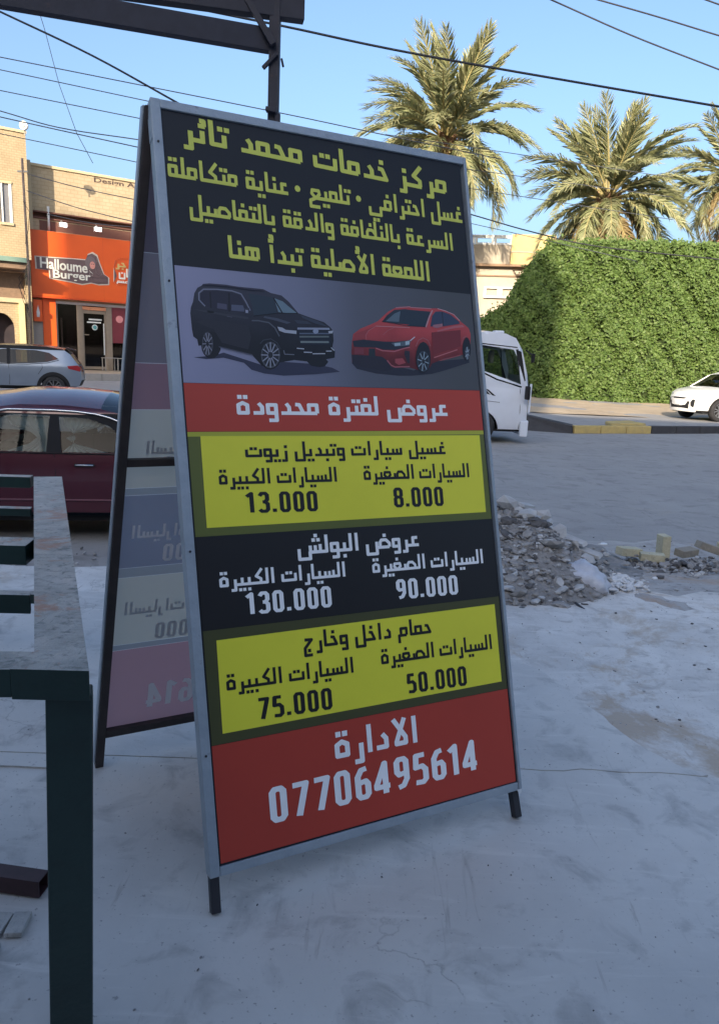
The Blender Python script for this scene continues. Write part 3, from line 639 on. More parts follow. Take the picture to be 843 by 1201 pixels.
# ---------------------------------------------------------------- green steel work table (left)
M_tgreen = pm('dark_green_paint', (.012, .034, .030), (.008, .022, .020), scale=9, rough=.4, bump=.12, bscale=50, c3=(.05, .05, .045), s3=30, t3=.70)
M_ttop = concrete('worn_table_top', (.44, .43, .40), (.27, .28, .265), (.06, .085, .08), (.12, .145, .135), (.36, .22, .16), 7.0, .5, .7, .0, .56)
table = thing('steel_work_table', 'dark green welded steel table frame with scuffed bare top bars', 'table', (-.56, 1.34, 0), 0)
ZT = .90
nR, nL, fR, fL = Vector((-.494, 1.292)), Vector((-.603, 1.30)), Vector((-1.37, 3.342)), Vector((-1.486, 3.312))
def tl(x, y, z): return (x+.56, y-1.34, z)
def slab(pts, z0, z1, name, mats=None):
    mb = MB(); n_ = len(pts); vs = [tl(p[0], p[1], z0) for p in pts]+[tl(p[0], p[1], z1) for p in pts]
    mb.add(vs, [tuple(range(n_))[::-1]]+[(i, (i+1) % n_, (i+1) % n_+n_, i+n_) for i in range(n_)], 0); mb.add(vs[n_:], [tuple(range(n_))], 1)
    return mb.build(name, mats or [M_tgreen, M_ttop], table, recalc=False, bevel=.0015)
nl2 = Vector((-.632, 1.372))
slab([nR, fR, fL, nl2, (-.640, 1.286)], ZT-.062, ZT, 'top_plank')
slab([(-.6405, 1.2862), (-.6325, 1.3715), (-1.75, 1.30), (-1.75, 1.18)], ZT-.058, ZT-.001, 'top_rail')
def lerp_edge(y): t = (y-nl2.y)/(fL.y-nl2.y); return nl2.x+(fL.x-nl2.x)*t
for y, wd, hh, top in ((3.32, .06, .05, ZT), (2.68, .04, .028, ZT-.004), (2.19, .10, .060, ZT), (1.722, .030, .048, ZT-.002)):
    xe = lerp_edge(y)-.004
    slab([(xe, y-wd/2), (xe-.012, y+wd/2), (-2.6, y+wd/2-.10), (-2.6, y-wd/2-.10)], top-hh, top, 'cross_rail')
def leg(x, y, a, b, z1, yawd=0):
    mb = MB(); rt = Matrix.Rotation(yawd, 3, 'Z'); mb.box(tl(x, y, z1/2), (a, b, z1), rt); mb.build('leg', M_tgreen, table, bevel=.004)
mb = MB(); mb.bar(tl(-.582, 1.345, 0), tl(-.550, 1.335, ZT-.063), .086, .05, up=(-math.sin(.36), math.cos(.36), 0)); mb.build('leg', M_tgreen, table, bevel=.004)
leg(-1.43, 3.29, .07, .06, ZT-.063, .3)
leg(-2.55, 1.16, .07, .06, ZT-.063, .1); leg(-2.9, 3.1, .07, .06, ZT-.063, .1)
slab([(-2.9, 3.27), (-1.44, 3.345), (-1.44, 3.29), (-2.9, 3.21)], .30, .345, 'lower_rail')
slab([(-1.75, 1.18), (-1.75, 1.30), (-3.1, 1.22), (-3.1, 1.10)], ZT-.058, ZT-.001, 'top_rail')
slab([(-.73, 1.50), (-.75, 1.54), (-2.6, 1.45), (-2.6, 1.40)], ZT-.13, ZT-.10, 'cross_rail')
M_maroon = pm('maroon_tube', (.055, .022, .026), (.035, .015, .018), scale=18, rough=.5, c3=(.12, .09, .08), s3=30, t3=.66)
# loose steel tube on the ground
tube = thing('steel_tube', 'short maroon square steel tube lying on the ground under the green table', 'tube', (-.83, 1.785, 0), 0)
tb = MB(); a0 = Vector((0, 0, .031)); dr = Vector((-1, .135, 0)).normalized(); sd_ = Vector((-dr.y, dr.x, 0))
for o_, wv in (((0, .0235), (.05, .003)), ((0, -.0235), (.05, .003)), ((.0235, 0), (.003, .044)), ((-.0235, 0), (.003, .044))):
    c0 = a0+sd_*o_[0]+Vector((0, 0, o_[1])); tb.bar(c0, c0+dr*.95, wv[0], wv[1])
tb.build('tube_wall', M_maroon, tube)

# ---------------------------------------------------------------- overhead steel canopy frame
M_can = pm('weathered_dark_steel', (.030, .031, .050), (.018, .019, .032), scale=14, rough=.6, c3=(.09, .05, .045), s3=9, t3=.62)
can = thing('canopy_frame', 'dark steel post and double overhead beams standing behind the price board', 'canopy frame', (-.59, 4.5, 0), 0)
def cp(x, y, z): return (x+.59, y-4.5, z)
def cbar(a, b, wd, ht, nm): mb = MB(); mb.bar(cp(*a), cp(*b), wd, ht); return mb.build(nm, M_can, can, bevel=.003)
cbar((-.588, 4.5, -.014), (-.570, 4.5, 3.55), .058, .058, 'post')
cbar((-.60, 4.50, 3.165), (-3.6, 3.50, 3.165), .06, .115, 'beam'); cbar((-.42, 4.54, 3.365), (-3.6, 3.86, 3.365), .07, .17, 'beam')
cbar((-.572, 4.45, 3.13), (-.80, 4.45, 3.47), .034, .034, 'brace')
cbar((-.555, 4.46, 3.09), (-.63, 4.46, 3.015), .02, .02, 'bracket'); cbar((-.53, 4.47, 3.07), (-.52, 4.47, 3.03), .02, .012, 'bracket')
cbar((-.61, 4.46, 2.81), (-.55, 4.46, 2.80), .05, .022, 'bracket'); cbar((-.545, 4.46, 2.79), (-.545, 4.46, 2.74), .03, .02, 'bracket')
c_ = MB(); c_.tube([cp(-3.6, 3.80, 3.50), cp(-.40, 4.50, 3.47)], .045, 10); c_.build('roof_pipe', M_can, can)
cbar((-3.63, 3.68, -.014), (-3.63, 3.68, 3.45), .058, .058, 'post')
cbar((-3.62, 3.9, 3.50), (-3.62, .2, 3.60), .06, .1, 'beam')

# unseen corrugated roof, added over the viewer to darken the near ground
cm = MB(); NXr = 90; vs = []
for i in range(NXr+1):
    x = -7.2+8.4*i/NXr; dz = .018*math.sin(i*math.pi/1.5)
    vs += [cp(x, -7.0, 3.98+dz), cp(x, -1.4, 3.78+dz)]
cm.add(vs, [(i*2, i*2+2, i*2+3, i*2+1) for i in range(NXr)]); cm.build('added_shade_roof', pm('grey_added_roof', (.30, .30, .31), rough=.6), can)
for yy in (-3.0, -1.6): cbar((-7.2, yy, 3.60-.035*(yy-1.6)), (1.2, yy, 3.60-.035*(yy-1.6)), .06, .09, 'added_rafter')  # rafters of the added roof, out of view
for xx, yy in ((1.15, -3.0), (-7.15, -3.0)): cbar((xx, yy, -.014), (xx, yy, 3.7), .06, .06, 'post')  # unseen posts, added to carry that roof
# worn screed under the work table, with a few lifted pieces
M_scr = concrete('worn_screed', (.50, .49, .47), (.38, .37, .355), (.22, .215, .205), (.27, .26, .25), (.30, .285, .26), 3.2, .75, 1.0, .9, .55)
sheet('screed_patch', dense([(-1.01, 2.40), (-.83, 1.96), (-.70, 1.63), (-.61, 1.39), (-.60, .4)], .05, .01)+dense([(-4.5, .3), (-4.5, 2.38), (-1.01, 2.40)], .2, .02)[:-1], .006, M_scr, thick=.012)
rnd = random.Random(77)
for k, (x, y, a_, b_) in enumerate(((-.90, 1.655, .055, .075), (-.845, 1.66, .045, .08), (-.955, 1.66, .05, .07), (-.90, 1.565, .09, .05))):
    mb = MB(); mb.box((0, 0, 0), (a_, b_, .014), Matrix.Rotation(rnd.uniform(-.08, .08), 3, 'X')); o = mb.build('lifted_piece', M_scr, bpy.data.objects['screed_patch'], bevel=.002); o.location = (x, y, .010); o.rotation_euler = (0, 0, rnd.uniform(-.15, .15))

# ---------------------------------------------------------------- rubble pile, bricks, debris
M_rub = [pm('rubble_grey', (.35, .34, .33), (.20, .195, .19), scale=9, rough=.95, bump=.5, bscale=30), pm('rubble_pale', (.50, .50, .50), (.36, .36, .36), scale=6, rough=.9, bump=.4, bscale=30), pm('rubble_dark', (.13, .125, .125), (.07, .068, .07), scale=9, rough=.95)]
def rock_mesh(seed, flat=1.0):
    rnd = random.Random(seed); bm = bmesh.new(); bmesh.ops.create_icosphere(bm, subdivisions=1, radius=1)
    for v in bm.verts: v.co = Vector((v.co.x*rnd.uniform(.7, 1.15), v.co.y*rnd.uniform(.7, 1.15), v.co.z*rnd.uniform(.6, 1.05)*flat))
    vs = [tuple(v.co) for v in bm.verts]; fs = [tuple(v.index for v in f.verts) for f in bm.faces]; bm.free(); return vs, fs
ROCKS = [rock_mesh(i, .55 if i % 3 else .9) for i in range(9)]
def put_rock(mb, c, s, rnd, mi=0):
    vs, fs = ROCKS[rnd.randrange(9)]; rt = Matrix.Rotation(rnd.uniform(0, 6.3), 3, 'Z') @ Matrix.Rotation(rnd.uniform(-.7, .7), 3, 'X')
    sc = Vector((s*rnd.uniform(.7, 1.3), s*rnd.uniform(.7, 1.2), s*rnd.uniform(.6, 1)))
    mb.add([rt @ Vector((p[0]*sc.x, p[1]*sc.y, p[2]*sc.z))+Vector(c) for p in vs], fs, mi)
pile = thing('rubble_pile', 'grey heap of broken concrete rubble with pale plaster chunks beside the price board', 'rubble pile', (1.05, 5.35, -.05))
def ph(x, y):                                   # heap height in local coordinates
    r = math.sqrt((x/(.95 if x > 0 else 1.1))**2+((y-.05)/(1.0 if y < 0 else 1.15))**2)
    return max(0, .50*(1-r**1.25))*(1+.12*math.sin(7*x+3*y))-.02-.05*max(0, y)
rnd = random.Random(11); mb = MB(); gn = 34
vs = []; 
for j in range(gn+1):
    for i in range(gn+1):
        x = -1.2+2.4*i/gn; y = -1.15+2.5*j/gn; vs.append((x, y, ph(x, y)+rnd.uniform(-.012, .012)))
mb.add(vs, [(j*(gn+1)+i, j*(gn+1)+i+1, (j+1)*(gn+1)+i+1, (j+1)*(gn+1)+i) for j in range(gn) for i in range(gn)])
heap = mb.build('heap', pm('rubble_dust', (.30, .29, .28), (.18, .175, .17), scale=14, rough=.95, bump=.8, bscale=60), pile, recalc=False)
mb = MB()
for i in range(2600):
    x = rnd.gauss(.05, .52); y = rnd.gauss(-.1, .5)
    z = ph(x, y)
    if z < -.01 and rnd.random() < .75: continue
    put_rock(mb, (x, y, max(z, .01-.02)+.004), rnd.choice([.012, .016, .02, .026, .034]), rnd, rnd.choice([0, 0, 0, 1, 2]))
o = mb.build('gravel', M_rub, pile, recalc=False); o['kind'] = 'stuff'
spots = [(-.62, -.62, .13, 0), (-.66, -.10, .12, 0), (-.45, -.20, .085, 0), (-.2, -.42, .07, 0), (.28, -.35, .10, 0), (.05, .05, .09, 1), (.18, -.05, .085, 1), (.30, .10, .10, 1), (.42, -.02, .09, 1), (.5, -.12, .085, 1), (.60, -.2, .08, 1),
         (.36, .22, .07, 1), (.12, .22, .06, 1), (-.12, .15, .07, 1), (-.3, .1, .06, 0), (0, -.25, .06, 2), (-.1, -.62, .05, 1), (-.35, -.85, .07, 1), (.0, -.78, .06, 0), (.3, -.70, .05, 1), (.72, -.34, .05, 1), (.80, -.28, .045, 1)]
for x, y, s_, mi in spots:
    mb = MB(); put_rock(mb, (0, 0, 0), s_, rnd); o = mb.build('stone', M_rub[mi], pile, recalc=False); o.location = (x, y, max(ph(x, y), 0)+s_*.25); o.rotation_euler = (rnd.uniform(-.6, .6), rnd.uniform(-.5, .5), rnd.uniform(0, 6))
for i in range(110):
    x = rnd.gauss(.1, .42); y = rnd.gauss(-.25, .42)
    if ph(x, y) < .01: continue
    s_ = rnd.uniform(.028, .06); mb = MB(); put_rock(mb, (0, 0, 0), s_, rnd); o = mb.build('stone', M_rub[rnd.choice([0, 0, 1, 1, 2])], pile, recalc=False); o.location = (x, y, ph(x, y)+s_*.3)
for x, y, a_, L_ in ((.30, .25, -.5, .30), (.50, .05, -.75, .34), (.62, -.05, -.6, .26), (.2, .12, .9, .2)):      # long plaster slabs
    mb = MB(); mb.box((0, 0, 0), (L_, .07, .018), taper=.9); o = mb.build('slab_fragment', M_rub[1], pile); o.location = (x, y, ph(x, y)+.05); o.rotation_euler = (.25, .18, a_)
mb = MB(); mb.tube([(-.55, -.95, .02), (-.2, -1.0, .012), (.15, -.98, .03)], .006, 6); mb.build('bent_rod', M_blk, pile)
mb = MB(); mb.tube([(.36, -.80, .05), (.42, -.9, .02), (.50, -.97, .012)], .008, 6); mb.build('bent_rod', M_blk, pile)
# white cement bag
bagm = MB(); bm = bmesh.new(); bmesh.ops.create_icosphere(bm, subdivisions=4, radius=1)
for v in bm.verts:
    p = v.co; k = 1+.06*math.sin(5*p.x+3*p.y)+.05*math.sin(9*p.y+4*p.z)+.04*math.sin(13*p.x-7*p.z)
    v.co = Vector((p.x*.20*k*(1-.25*max(0, p.z)), p.y*.15*k, max(-.06, p.z*.115*k)))
bagm.add([tuple(v.co) for v in bm.verts], [tuple(v.index for v in f.verts) for f in bm.faces]); bm.free()
bag = bagm.build('plastic_sack', pm('white_woven_plastic', (.55, .57, .62), (.42, .44, .50), scale=12, rough=.5, bump=.5, bscale=20), smooth=True); bag.scale = (1.12, 1.12, 1.25); bag.location = (1.53, 4.93, .03); bag.rotation_euler = (0, 0, -.35)
tag(bag, 'lumpy white plastic sack at the right foot of the rubble heap', 'sack')
# plaster spill right of the bag
mb = MB(); rnd = random.Random(5)
for i in range(360): put_rock(mb, (1.80+rnd.gauss(0, .10), 5.04+rnd.gauss(0, .09), -.015+rnd.uniform(0, .03)), rnd.choice([.010, .014, .02, .03]), rnd)
o = mb.build('plaster_crumbs', pm('plaster_white', (.70, .70, .70), (.55, .55, .55), rough=.9), recalc=False); tag(o, 'scatter of pale plaster crumbs right of the white sack', 'plaster', kind='stuff')
# yellow bricks
M_brick = pm('yellow_clay_brick', (.56, .52, .37), (.42, .39, .28), scale=12, rough=.9, bump=.5, bscale=45, c3=(.27, .24, .2), s3=9, t3=.6)
M_brick2 = pm('greyish_brick', (.34, .31, .25), (.24, .22, .19), scale=12, rough=.9, bump=.5, bscale=45)
def brick(x, y, z, rot, lab, mat=M_brick, dim=(.20, .10, .065)):
    mb = MB(); mb.box((0, 0, 0), dim); o = mb.build('brick', mat, bevel=.006); o.location = (x, y, z); o.rotation_euler = rot
    tag(o, lab, 'brick', 'loose yellow bricks on the broken verge')
brick(2.33, 6.18, -.055, (0, .1, .35), 'pale yellow brick lying leftmost in the loose row of bricks', dim=(.21, .10, .07))
brick(2.50, 6.10, -.075, (0, 0, -.2), 'low yellow brick half buried just in front of the upright one')
brick(2.66, 6.28, -.02, (0, R(88), .1), 'yellow brick standing on end, the tallest of the row', dim=(.20, .12, .075))
brick(2.86, 6.26, -.06, (.1, 0, .5), 'weathered greyish brick between the upright one and the pile on the right', M_brick2)
brick(3.06, 6.30, -.02, (0, R(18), .1), 'tilted grey brick leaning on the rubble left of the rightmost brick', M_brick2)
brick(3.34, 6.34, -.025, (0, .0, .05), 'long pale yellow brick, rightmost of the row', dim=(.34, .10, .09))
mb = MB(); rnd = random.Random(8)
for i in range(1500):
    x = 2.2+rnd.random()*1.9; y = 6.0+rnd.gauss(0, .17)-.10*(x-2.9); put_rock(mb, (x, y, vz(x, y)+.0+max(0, rnd.gauss(.0, .022))*(1 if x < 2.9 else 2)), rnd.choice([.012, .018, .026, .04]), rnd, rnd.choice([0, 0, 2, 1]))
o = mb.build('brick_rubble', M_rub, recalc=False); tag(o, 'low ridge of crushed brick and soil under the yellow bricks', 'rubble', kind='stuff')
# scattered grit
mb = MB(); rnd = random.Random(21)
for i in range(900):
    y = rnd.uniform(2.8, 8.4); x = rnd.uniform(.2, .7+y*.6)
    z = -.015 if y < 4.85 else vz(x, y)
    s_ = rnd.choice([.002, .003, .003, .004, .005, .010])*(1 if y < 5 else 1.8); put_rock(mb, (x, y, z+s_*.3), s_, rnd, rnd.choice([0, 1, 2, 2]))
for i in range(260):
    y = rnd.uniform(1.0, 4.8); x = rnd.uniform(-1.4, 1.2); s_ = rnd.choice([.0015, .002, .003, .004]); put_rock(mb, (x, y, .0+s_*.3), s_, rnd, rnd.choice([0, 2, 2]))
for i in range(260):
    x = rnd.uniform(-4.2, -1.2); y = rnd.uniform(5.1, 6.6); s_ = rnd.choice([.01, .015, .025]); put_rock(mb, (x, y, -.345+s_*.3), s_, rnd, rnd.choice([0, 1, 2]))
o = mb.build('grit', M_rub, recalc=False); tag(o, 'small stones and grit scattered over the concrete and verge', 'grit', kind='stuff')
for (x, y, z, s_, lab, c) in ((2.55, 7.5, None, .05, 'flat white plastic scrap lying on the far asphalt beyond the bricks', 'd8dce0'), (1.80, 7.35, None, .13, 'pale cream flattened paper on the verge behind the rubble heap', 'c9c8a8'), (.60, 2.72, .001, .012, 'tiny white paper scrap on the smooth slab by the sign foot', 'e0e0e8'), (.74, 3.75, .001, .014, 'small black pebble on the slab edge right of the board', '202022')):
    mb = MB(); rnd2 = random.Random(int(x*100)); pts = [(s_*math.cos(a/7*6.28)*rnd2.uniform(.6, 1.3), s_*.7*math.sin(a/7*6.28)*rnd2.uniform(.6, 1.3), rnd2.uniform(.004, .02)) for a in range(7)]
    mb.add(pts+[(p[0], p[1], 0) for p in pts], [tuple(range(7))]+[(i, (i+1) % 7, (i+1) % 7+7, i+7) for i in range(7)]); o = mb.build('litter', ink(c, .7)); o.location = (x, y, vz(x, y)+.004 if z is None else z); tag(o, lab, 'litter')

# ---------------------------------------------------------------- vehicles
M_glass = glass('car_glass', (.50, .56, .56), .10); M_dglass = glass('dark_car_glass', (.16, .18, .18), .12)
M_trim = pm('black_trim', (.022, .022, .024), rough=.6, spec=.15); M_chrome = pm('chrome', (.75, .76, .78), rough=.15, metal=1)
M_rim = pm('alloy_rim', (.42, .43, .45), rough=.3, metal=.8); M_drim = pm('dark_alloy_rim', (.22, .22, .23), rough=.35, metal=.6); M_tyre = pm('tyre_rubber', (.028, .028, .03), (.018, .018, .02), rough=.85, bump=.3)
M_inter = pm('car_interior', (.05, .045, .045), rough=.8); M_seat = pm('car_seat_cloth', (.30, .28, .27), rough=.9); M_red = pm('tail_lamp_red', (.35, .02, .025), rough=.2, coat=.5); M_lamp = pm('lamp_glass', (.45, .48, .5), (.2, .21, .22), scale=14, rough=.12, coat=.6)
M_plate = pm('number_plate', (.7, .7, .66), rough=.5)
def paint(name, c, rough=.28, metal=.3): return pm(name, c, tuple(x*.93 for x in c), scale=2, rough=rough, metal=metal, coat=.6, spec=.5)
def wheel(par, x, y, r, wdt, side, rim, n=5):
    t = MB(); prof = [(r*.66, -wdt/2), (r*.92, -wdt/2), (r, -wdt*.36), (r, wdt*.36), (r*.92, wdt/2), (r*.66, wdt/2)]; N = 28; vs = []
    for k in range(N):
        a = 2*math.pi*k/N
        for rr, yy in prof: vs.append((rr*math.cos(a), yy, rr*math.sin(a)))
    m = len(prof); fs = [(k*m+i, k*m+i+1, ((k+1) % N)*m+i+1, ((k+1) % N)*m+i) for k in range(N) for i in range(m-1)]
    t.add(vs, fs); o = t.build('wheel', M_tyre, par, smooth=True); o.location = (x, y, r)
    q = MB(); ys = side*wdt*.36
    vs = [(0, ys-side*.05, 0)]+[(r*.66*math.cos(2*math.pi*k/N), ys-side*.05, r*.66*math.sin(2*math.pi*k/N)) for k in range(N)]
    q.add(vs, [(0, k+1, (k+1) % N+1) for k in range(N)], 1)
    vs = []
    for k in range(N):
        a = 2*math.pi*k/N; vs += [(r*.69*math.cos(a), ys+side*.012, r*.69*math.sin(a)), (r*.60*math.cos(a), ys+side*.012, r*.60*math.sin(a)), (r*.60*math.cos(a), ys-side*.05, r*.60*math.sin(a))]
    q.add(vs, [(k*3+i, k*3+i+1, ((k+1) % N)*3+i+1, ((k+1) % N)*3+i) for k in range(N) for i in range(2)])
    for k in range(n*2):
        a = 2*math.pi*(k//2)/n+(.16 if k % 2 else -.16); a2 = 2*math.pi*(k//2)/n+(.26 if k % 2 else -.26)
        q.bar((r*.10*math.cos(a), ys, r*.10*math.sin(a)), (r*.62*math.cos(a2), ys, r*.62*math.sin(a2)), .03, r*.09, up=(0, 1, 0))
    q.tube([(0, ys-side*.03, 0), (0, ys+side*.014, 0)], r*.15, 12)
    q.build('rim', [rim, M_trim], o)
    return o
def arcpts(cx, r): return [(cx+r*math.cos(math.pi*k/16), .33+r*math.sin(math.pi*k/16)) for k in range(-1, 18)]
def make_car(name, label, cat, loc, rz, sp):
    T = thing(name, label, cat, loc, rz)
    prof, hw, belt, tum = sp['prof'], sp['hw'], sp['belt'], sp['tum']; zb = sp['zb']
    x0, x1 = min(p[0] for p in prof), max(p[0] for p in prof)
    def W(x, z):
        b = hw; t = max(0, (x-(x1-.75))/.75); b -= sp.get('tf', .16)*t*t; t = max(0, ((x0+.6)-x)/.6); b -= sp.get('tr', .12)*t*t
        b -= .045*((z-(belt*.68))/.45)**2 if z < belt else .02+tum*(z-belt)
        return b
    def bx(x, z):
        t = max(0, (x-(x1-1.0))/1.0); q = max(0, ((x0+.8)-x)/.8); return sp.get('bf', .22)*t-sp.get('br', .14)*q
    arcs = []
    for cx, r in sp['arch'][::-1]:
        arcs += [(cx+r*math.cos(a), .30+r*math.sin(a)) for a in [math.pi*k/12 for k in range(13)] if .30+r*math.sin(a) > zb]
    outline = prof+[(q[0], q[1]) for q in arcs]
    # order: prof rear->front, then arches front->rear
    fa = [p for p in arcs]
    outline = prof + sorted(fa[:len(fa)//2], key=lambda p: -p[0]) + sorted(fa[len(fa)//2:], key=lambda p: -p[0])
    wins = sp['wins']
    vs = [Vector(p) for p in outline]; faces = [list(range(len(vs)))]
    for wn in wins: o = len(vs); vs += [Vector(p) for p in wn]; faces.append(list(range(o, len(vs))))
    z = zb+.04
    while z < max(p[1] for p in prof):
        x = x0+.05
        while x < x1: 
            if pip(x, z, outline): vs.append(Vector((x+.001*math.sin(z*50), z)))
            x += .10
        z += .07
    edges_ = []
    for pl_ in sp.get('cuts', []):
        o = len(vs); vs += [Vector(q) for q in pl_]; edges_ += [(o+i, o+i+1) for i in range(len(pl_)-1)]
    r = delaunay_2d_cdt(vs, edges_, faces, 0, 1e-5)
    body = MB(); glm = [MB() for _ in range(2*len(wins))]
    for sgn in (1, -1):
        V = [(p[0], sgn*W(p[0], p[1]), p[1]) for p in r[0]]
        VG = [(p[0], sgn*(W(p[0], p[1])-.012), p[1]) for p in r[0]]
        fb = []; fc = []; fg = [[] for _ in wins]
        for f in r[2]:
            cx = sum(r[0][i][0] for i in f)/3; cz = sum(r[0][i][1] for i in f)/3
            if not pip(cx, cz, outline): continue
            k = next((i for i, wn in enumerate(wins) if pip(cx, cz, wn)), -1)
            if k >= 0: fg[k].append(f)
            elif sp['clad'](cx, cz): fc.append(f)
            else: fb.append(f)
        body.add(V, fb, 0); body.add(V, fc, 1)
        for k in range(len(wins)):
            gm = glm[k+(len(wins) if sgn < 0 else 0)]; us = sorted({i for f in fg[k] for i in f}); mp_ = {i: j for j, i in enumerate(us)}; gm.add([VG[i] for i in us], [tuple(mp_[i] for i in f) for f in fg[k]], 0)
    # skin across the top, nose and tail
    NF = 12; topm = {}
    for i in range(len(prof)-1):
        (xa, za), (xb, zb2) = prof[i], prof[i+1]; mid_ = sp['seg'](i)
        sub = max(1, int(math.dist(prof[i], prof[i+1])/.12))
        for s_ in range(sub):
            row = []
            for t in (s_/sub, (s_+1)/sub):
                x = xa+(xb-xa)*t; z = za+(zb2-za)*t; w_ = W(x, z); g = []
                for k in range(NF+1):
                    f = -1+2*k/NF; f = math.copysign(abs(f)**.8, f); c = 1-f*f
                    cr = sp.get('crown', .07)*(1 if z > belt+.25 else .6)*(1 if abs(zb2-za) < abs(xb-xa)*1.6 else .1)
                    g.append((x+bx(x, z)*c, f*w_, z+cr*c))
                row.append(g)
            mb_ = topm.setdefault(mid_, MB()); mb_.add(row[0]+row[1], [(k, k+1, k+NF+2, k+NF+1) for k in range(NF)], 0)
    for k_ in list(topm):
        if k_ in ('body', 'clad'): m_ = topm.pop(k_); body.add(m_.v, m_.f, 0 if k_ == 'body' else 1)
    bo = body.build('body', [sp['paint'], M_trim], T)
    bm = bmesh.new(); bm.from_mesh(bo.data); bmesh.ops.remove_doubles(bm, verts=bm.verts, dist=.004); bmesh.ops.recalc_face_normals(bm, faces=bm.faces)
    for f in bm.faces: f.smooth = True
    for e_ in bm.edges:
        if len(e_.link_faces) == 2 and e_.calc_face_angle(0) > .6: e_.smooth = False
    bm.to_mesh(bo.data); bm.free()
    for k_, m_ in topm.items(): m_.build(k_, sp['topmat'][k_], T, smooth=True)
    for k, m_ in enumerate(glm): m_.build('side_window', sp.get('glass', M_glass), T, smooth=True)
    for cx, r_ in sp['arch']:
        for sgn in (1, -1):
            wheel(T, cx, sgn*(hw-.13), sp['wr'], .22, sgn, sp['rim'], sp.get('spokes', 5))
            q = MB(); q.add([(cx+(r_+.0)*math.cos(a), sgn*yy, max(zb-.02, .30+r_*math.sin(a))) for yy in (hw-.03, hw-.30) for a in [math.pi*k/12 for k in range(13)]], [(i, i+1, i+14, i+13) for i in range(12)]); q.build('wheel_arch_liner', M_trim, T)
    un = MB(); un.box(((x0+x1)/2, 0, zb+.02), (x1-x0-.5, hw*1.7, .05)); un.build('underbody', M_trim, T)
    def side_patch(poly, mat, nm, off=.005, sides=(1, -1)):
        for sg in sides:
            m_ = MB(); m_.add([(a, sg*(W(a, b)+off), b) for a, b in poly], tri(poly)); m_.build(nm, mat, T)
    def side_line(pts, rad, mat, nm, off=.003, sides=(1, -1)):
        for sg in sides: m_ = MB(); m_.tube([(a, sg*(W(a, b)+off), b) for a, b in pts], rad, 6); m_.build(nm, mat, T, smooth=True)
    def xprof(z, front=True):
        ps = prof if not front else prof
        best = None
        for (xa, za), (xb, zc) in zip(prof, prof[1:]):
            if min(za, zc) <= z <= max(za, zc) and abs(zc-za) > 1e-6:
                x = xa+(xb-xa)*(z-za)/(zc-za)
                if best is None or (x > best if front else x < best): best = x
        return best if best is not None else (x1 if front else x0)
    def end_patch(poly, mat, nm, front=True, off=.008, mirror=False):      # poly in (fraction of half width, z)
        for sg in ((1, -1) if mirror else (1,)):
            m_ = MB(); vs2 = [Vector(p) for p in poly]
            nn = len(vs2)
            for f in [i/10 for i in range(-9, 10)]:
                for z_ in [zz/20 for zz in range(4, 30)]:
                    if pip(f, z_, poly): vs2.append(Vector((f, z_)))
            rr = delaunay_2d_cdt(vs2, [], [list(range(nn))], 0, 1e-6)
            pts = []
            for p in rr[0]:
                x = xprof(p[1], front); wv = W(x, p[1]); ff = math.copysign(abs(p[0])**1, p[0]); c = 1-ff*ff
                pts.append((x+bx(x, p[1])*c+(off if front else -off), sg*ff*wv*1.0, p[1]))
            m_.add(pts, [tuple(f) for f, o_ in zip(rr[2], rr[5]) if o_]); m_.build(nm, mat, T)
    return T, W, side_patch, side_line, end_patch
# --- maroon saloon at the yard edge
P_mar = paint('maroon_paint', (.095, .020, .032), .25, .25)
sedan_prof = [(-2.05, .28), (-2.10, .55), (-2.02, .88), (-1.85, .93), (-1.18, .96), (-.98, 1.05), (-.62, 1.215), (-.42, 1.26), (-.1, 1.285), (.3, 1.285), (.75, 1.22), (1.42, .93), (2.1, .80), (2.55, .66), (2.66, .50), (2.62, .25)]
def sseg(i):
    a = sedan_prof[i][0]
    return 'rear_windscreen' if -1.0 < a < -.5 else ('windscreen' if .7 < a < 1.2 else 'body')
sedan, W1, sp1, sl1, ep1 = make_car('parked_car', 'dark maroon saloon parked behind the green work table, chrome strip over its windows', 'car', (-2.99, 7.62, -.352), R(189),
    dict(prof=sedan_prof, hw=.90, belt=.84, tum=.34, zb=.20, arch=[(-1.22, .36), (1.62, .36)], wr=.31, paint=P_mar, rim=M_rim, crown=.13, tf=.16, tr=.14,
         clad=lambda x, z: z < .24 or (.862 < z < 1.205 and -.80 < x < 1.2 and z > .862), cuts=[[(-2.1, .24), (2.6, .24)], [(-.80, .862), (1.2, .862)], [(-.80, .862), (-.55, 1.13), (-.35, 1.205), (.6, 1.205)]], seg=sseg, topmat={'rear_windscreen': M_dglass, 'windscreen': M_glass}, glass=glass('saloon_side_glass', (.42, .47, .46), .03),
         wins=[[(-.085, .86), (-.05, 1.185), (-.30, 1.175), (-.50, 1.11), (-.78, .875)], [(.05, .86), (.03, 1.19), (.35, 1.20), (.72, 1.13), (1.18, .88)]]))
sl1([(-.92, .97), (-.78, 1.055), (-.62, 1.14), (-.50, 1.185), (-.38, 1.213), (-.2, 1.232), (.0, 1.24), (.4, 1.238), (.75, 1.17), (1.40, .90)], .011, M_chrome, 'chrome_strip', .012)
sl1([(-.80, .853), (1.2, .853)], .007, M_trim, 'window_seal'); sl1([(-1.8, .41), (-.75, .42), (1.25, .42)], .010, paint('maroon_moulding', (.16, .05, .07), .5), 'side_moulding')
sl1([(-.02, .855), (-.035, .6), (-.03, .25)], .004, M_trim, 'door_gap'); sl1([(-.80, .85), (-.92, .7), (-.9, .45)], .004, M_trim, 'door_gap'); sl1([(-1.9, .30), (2.2, .30)], .006, M_trim, 'sill_line')
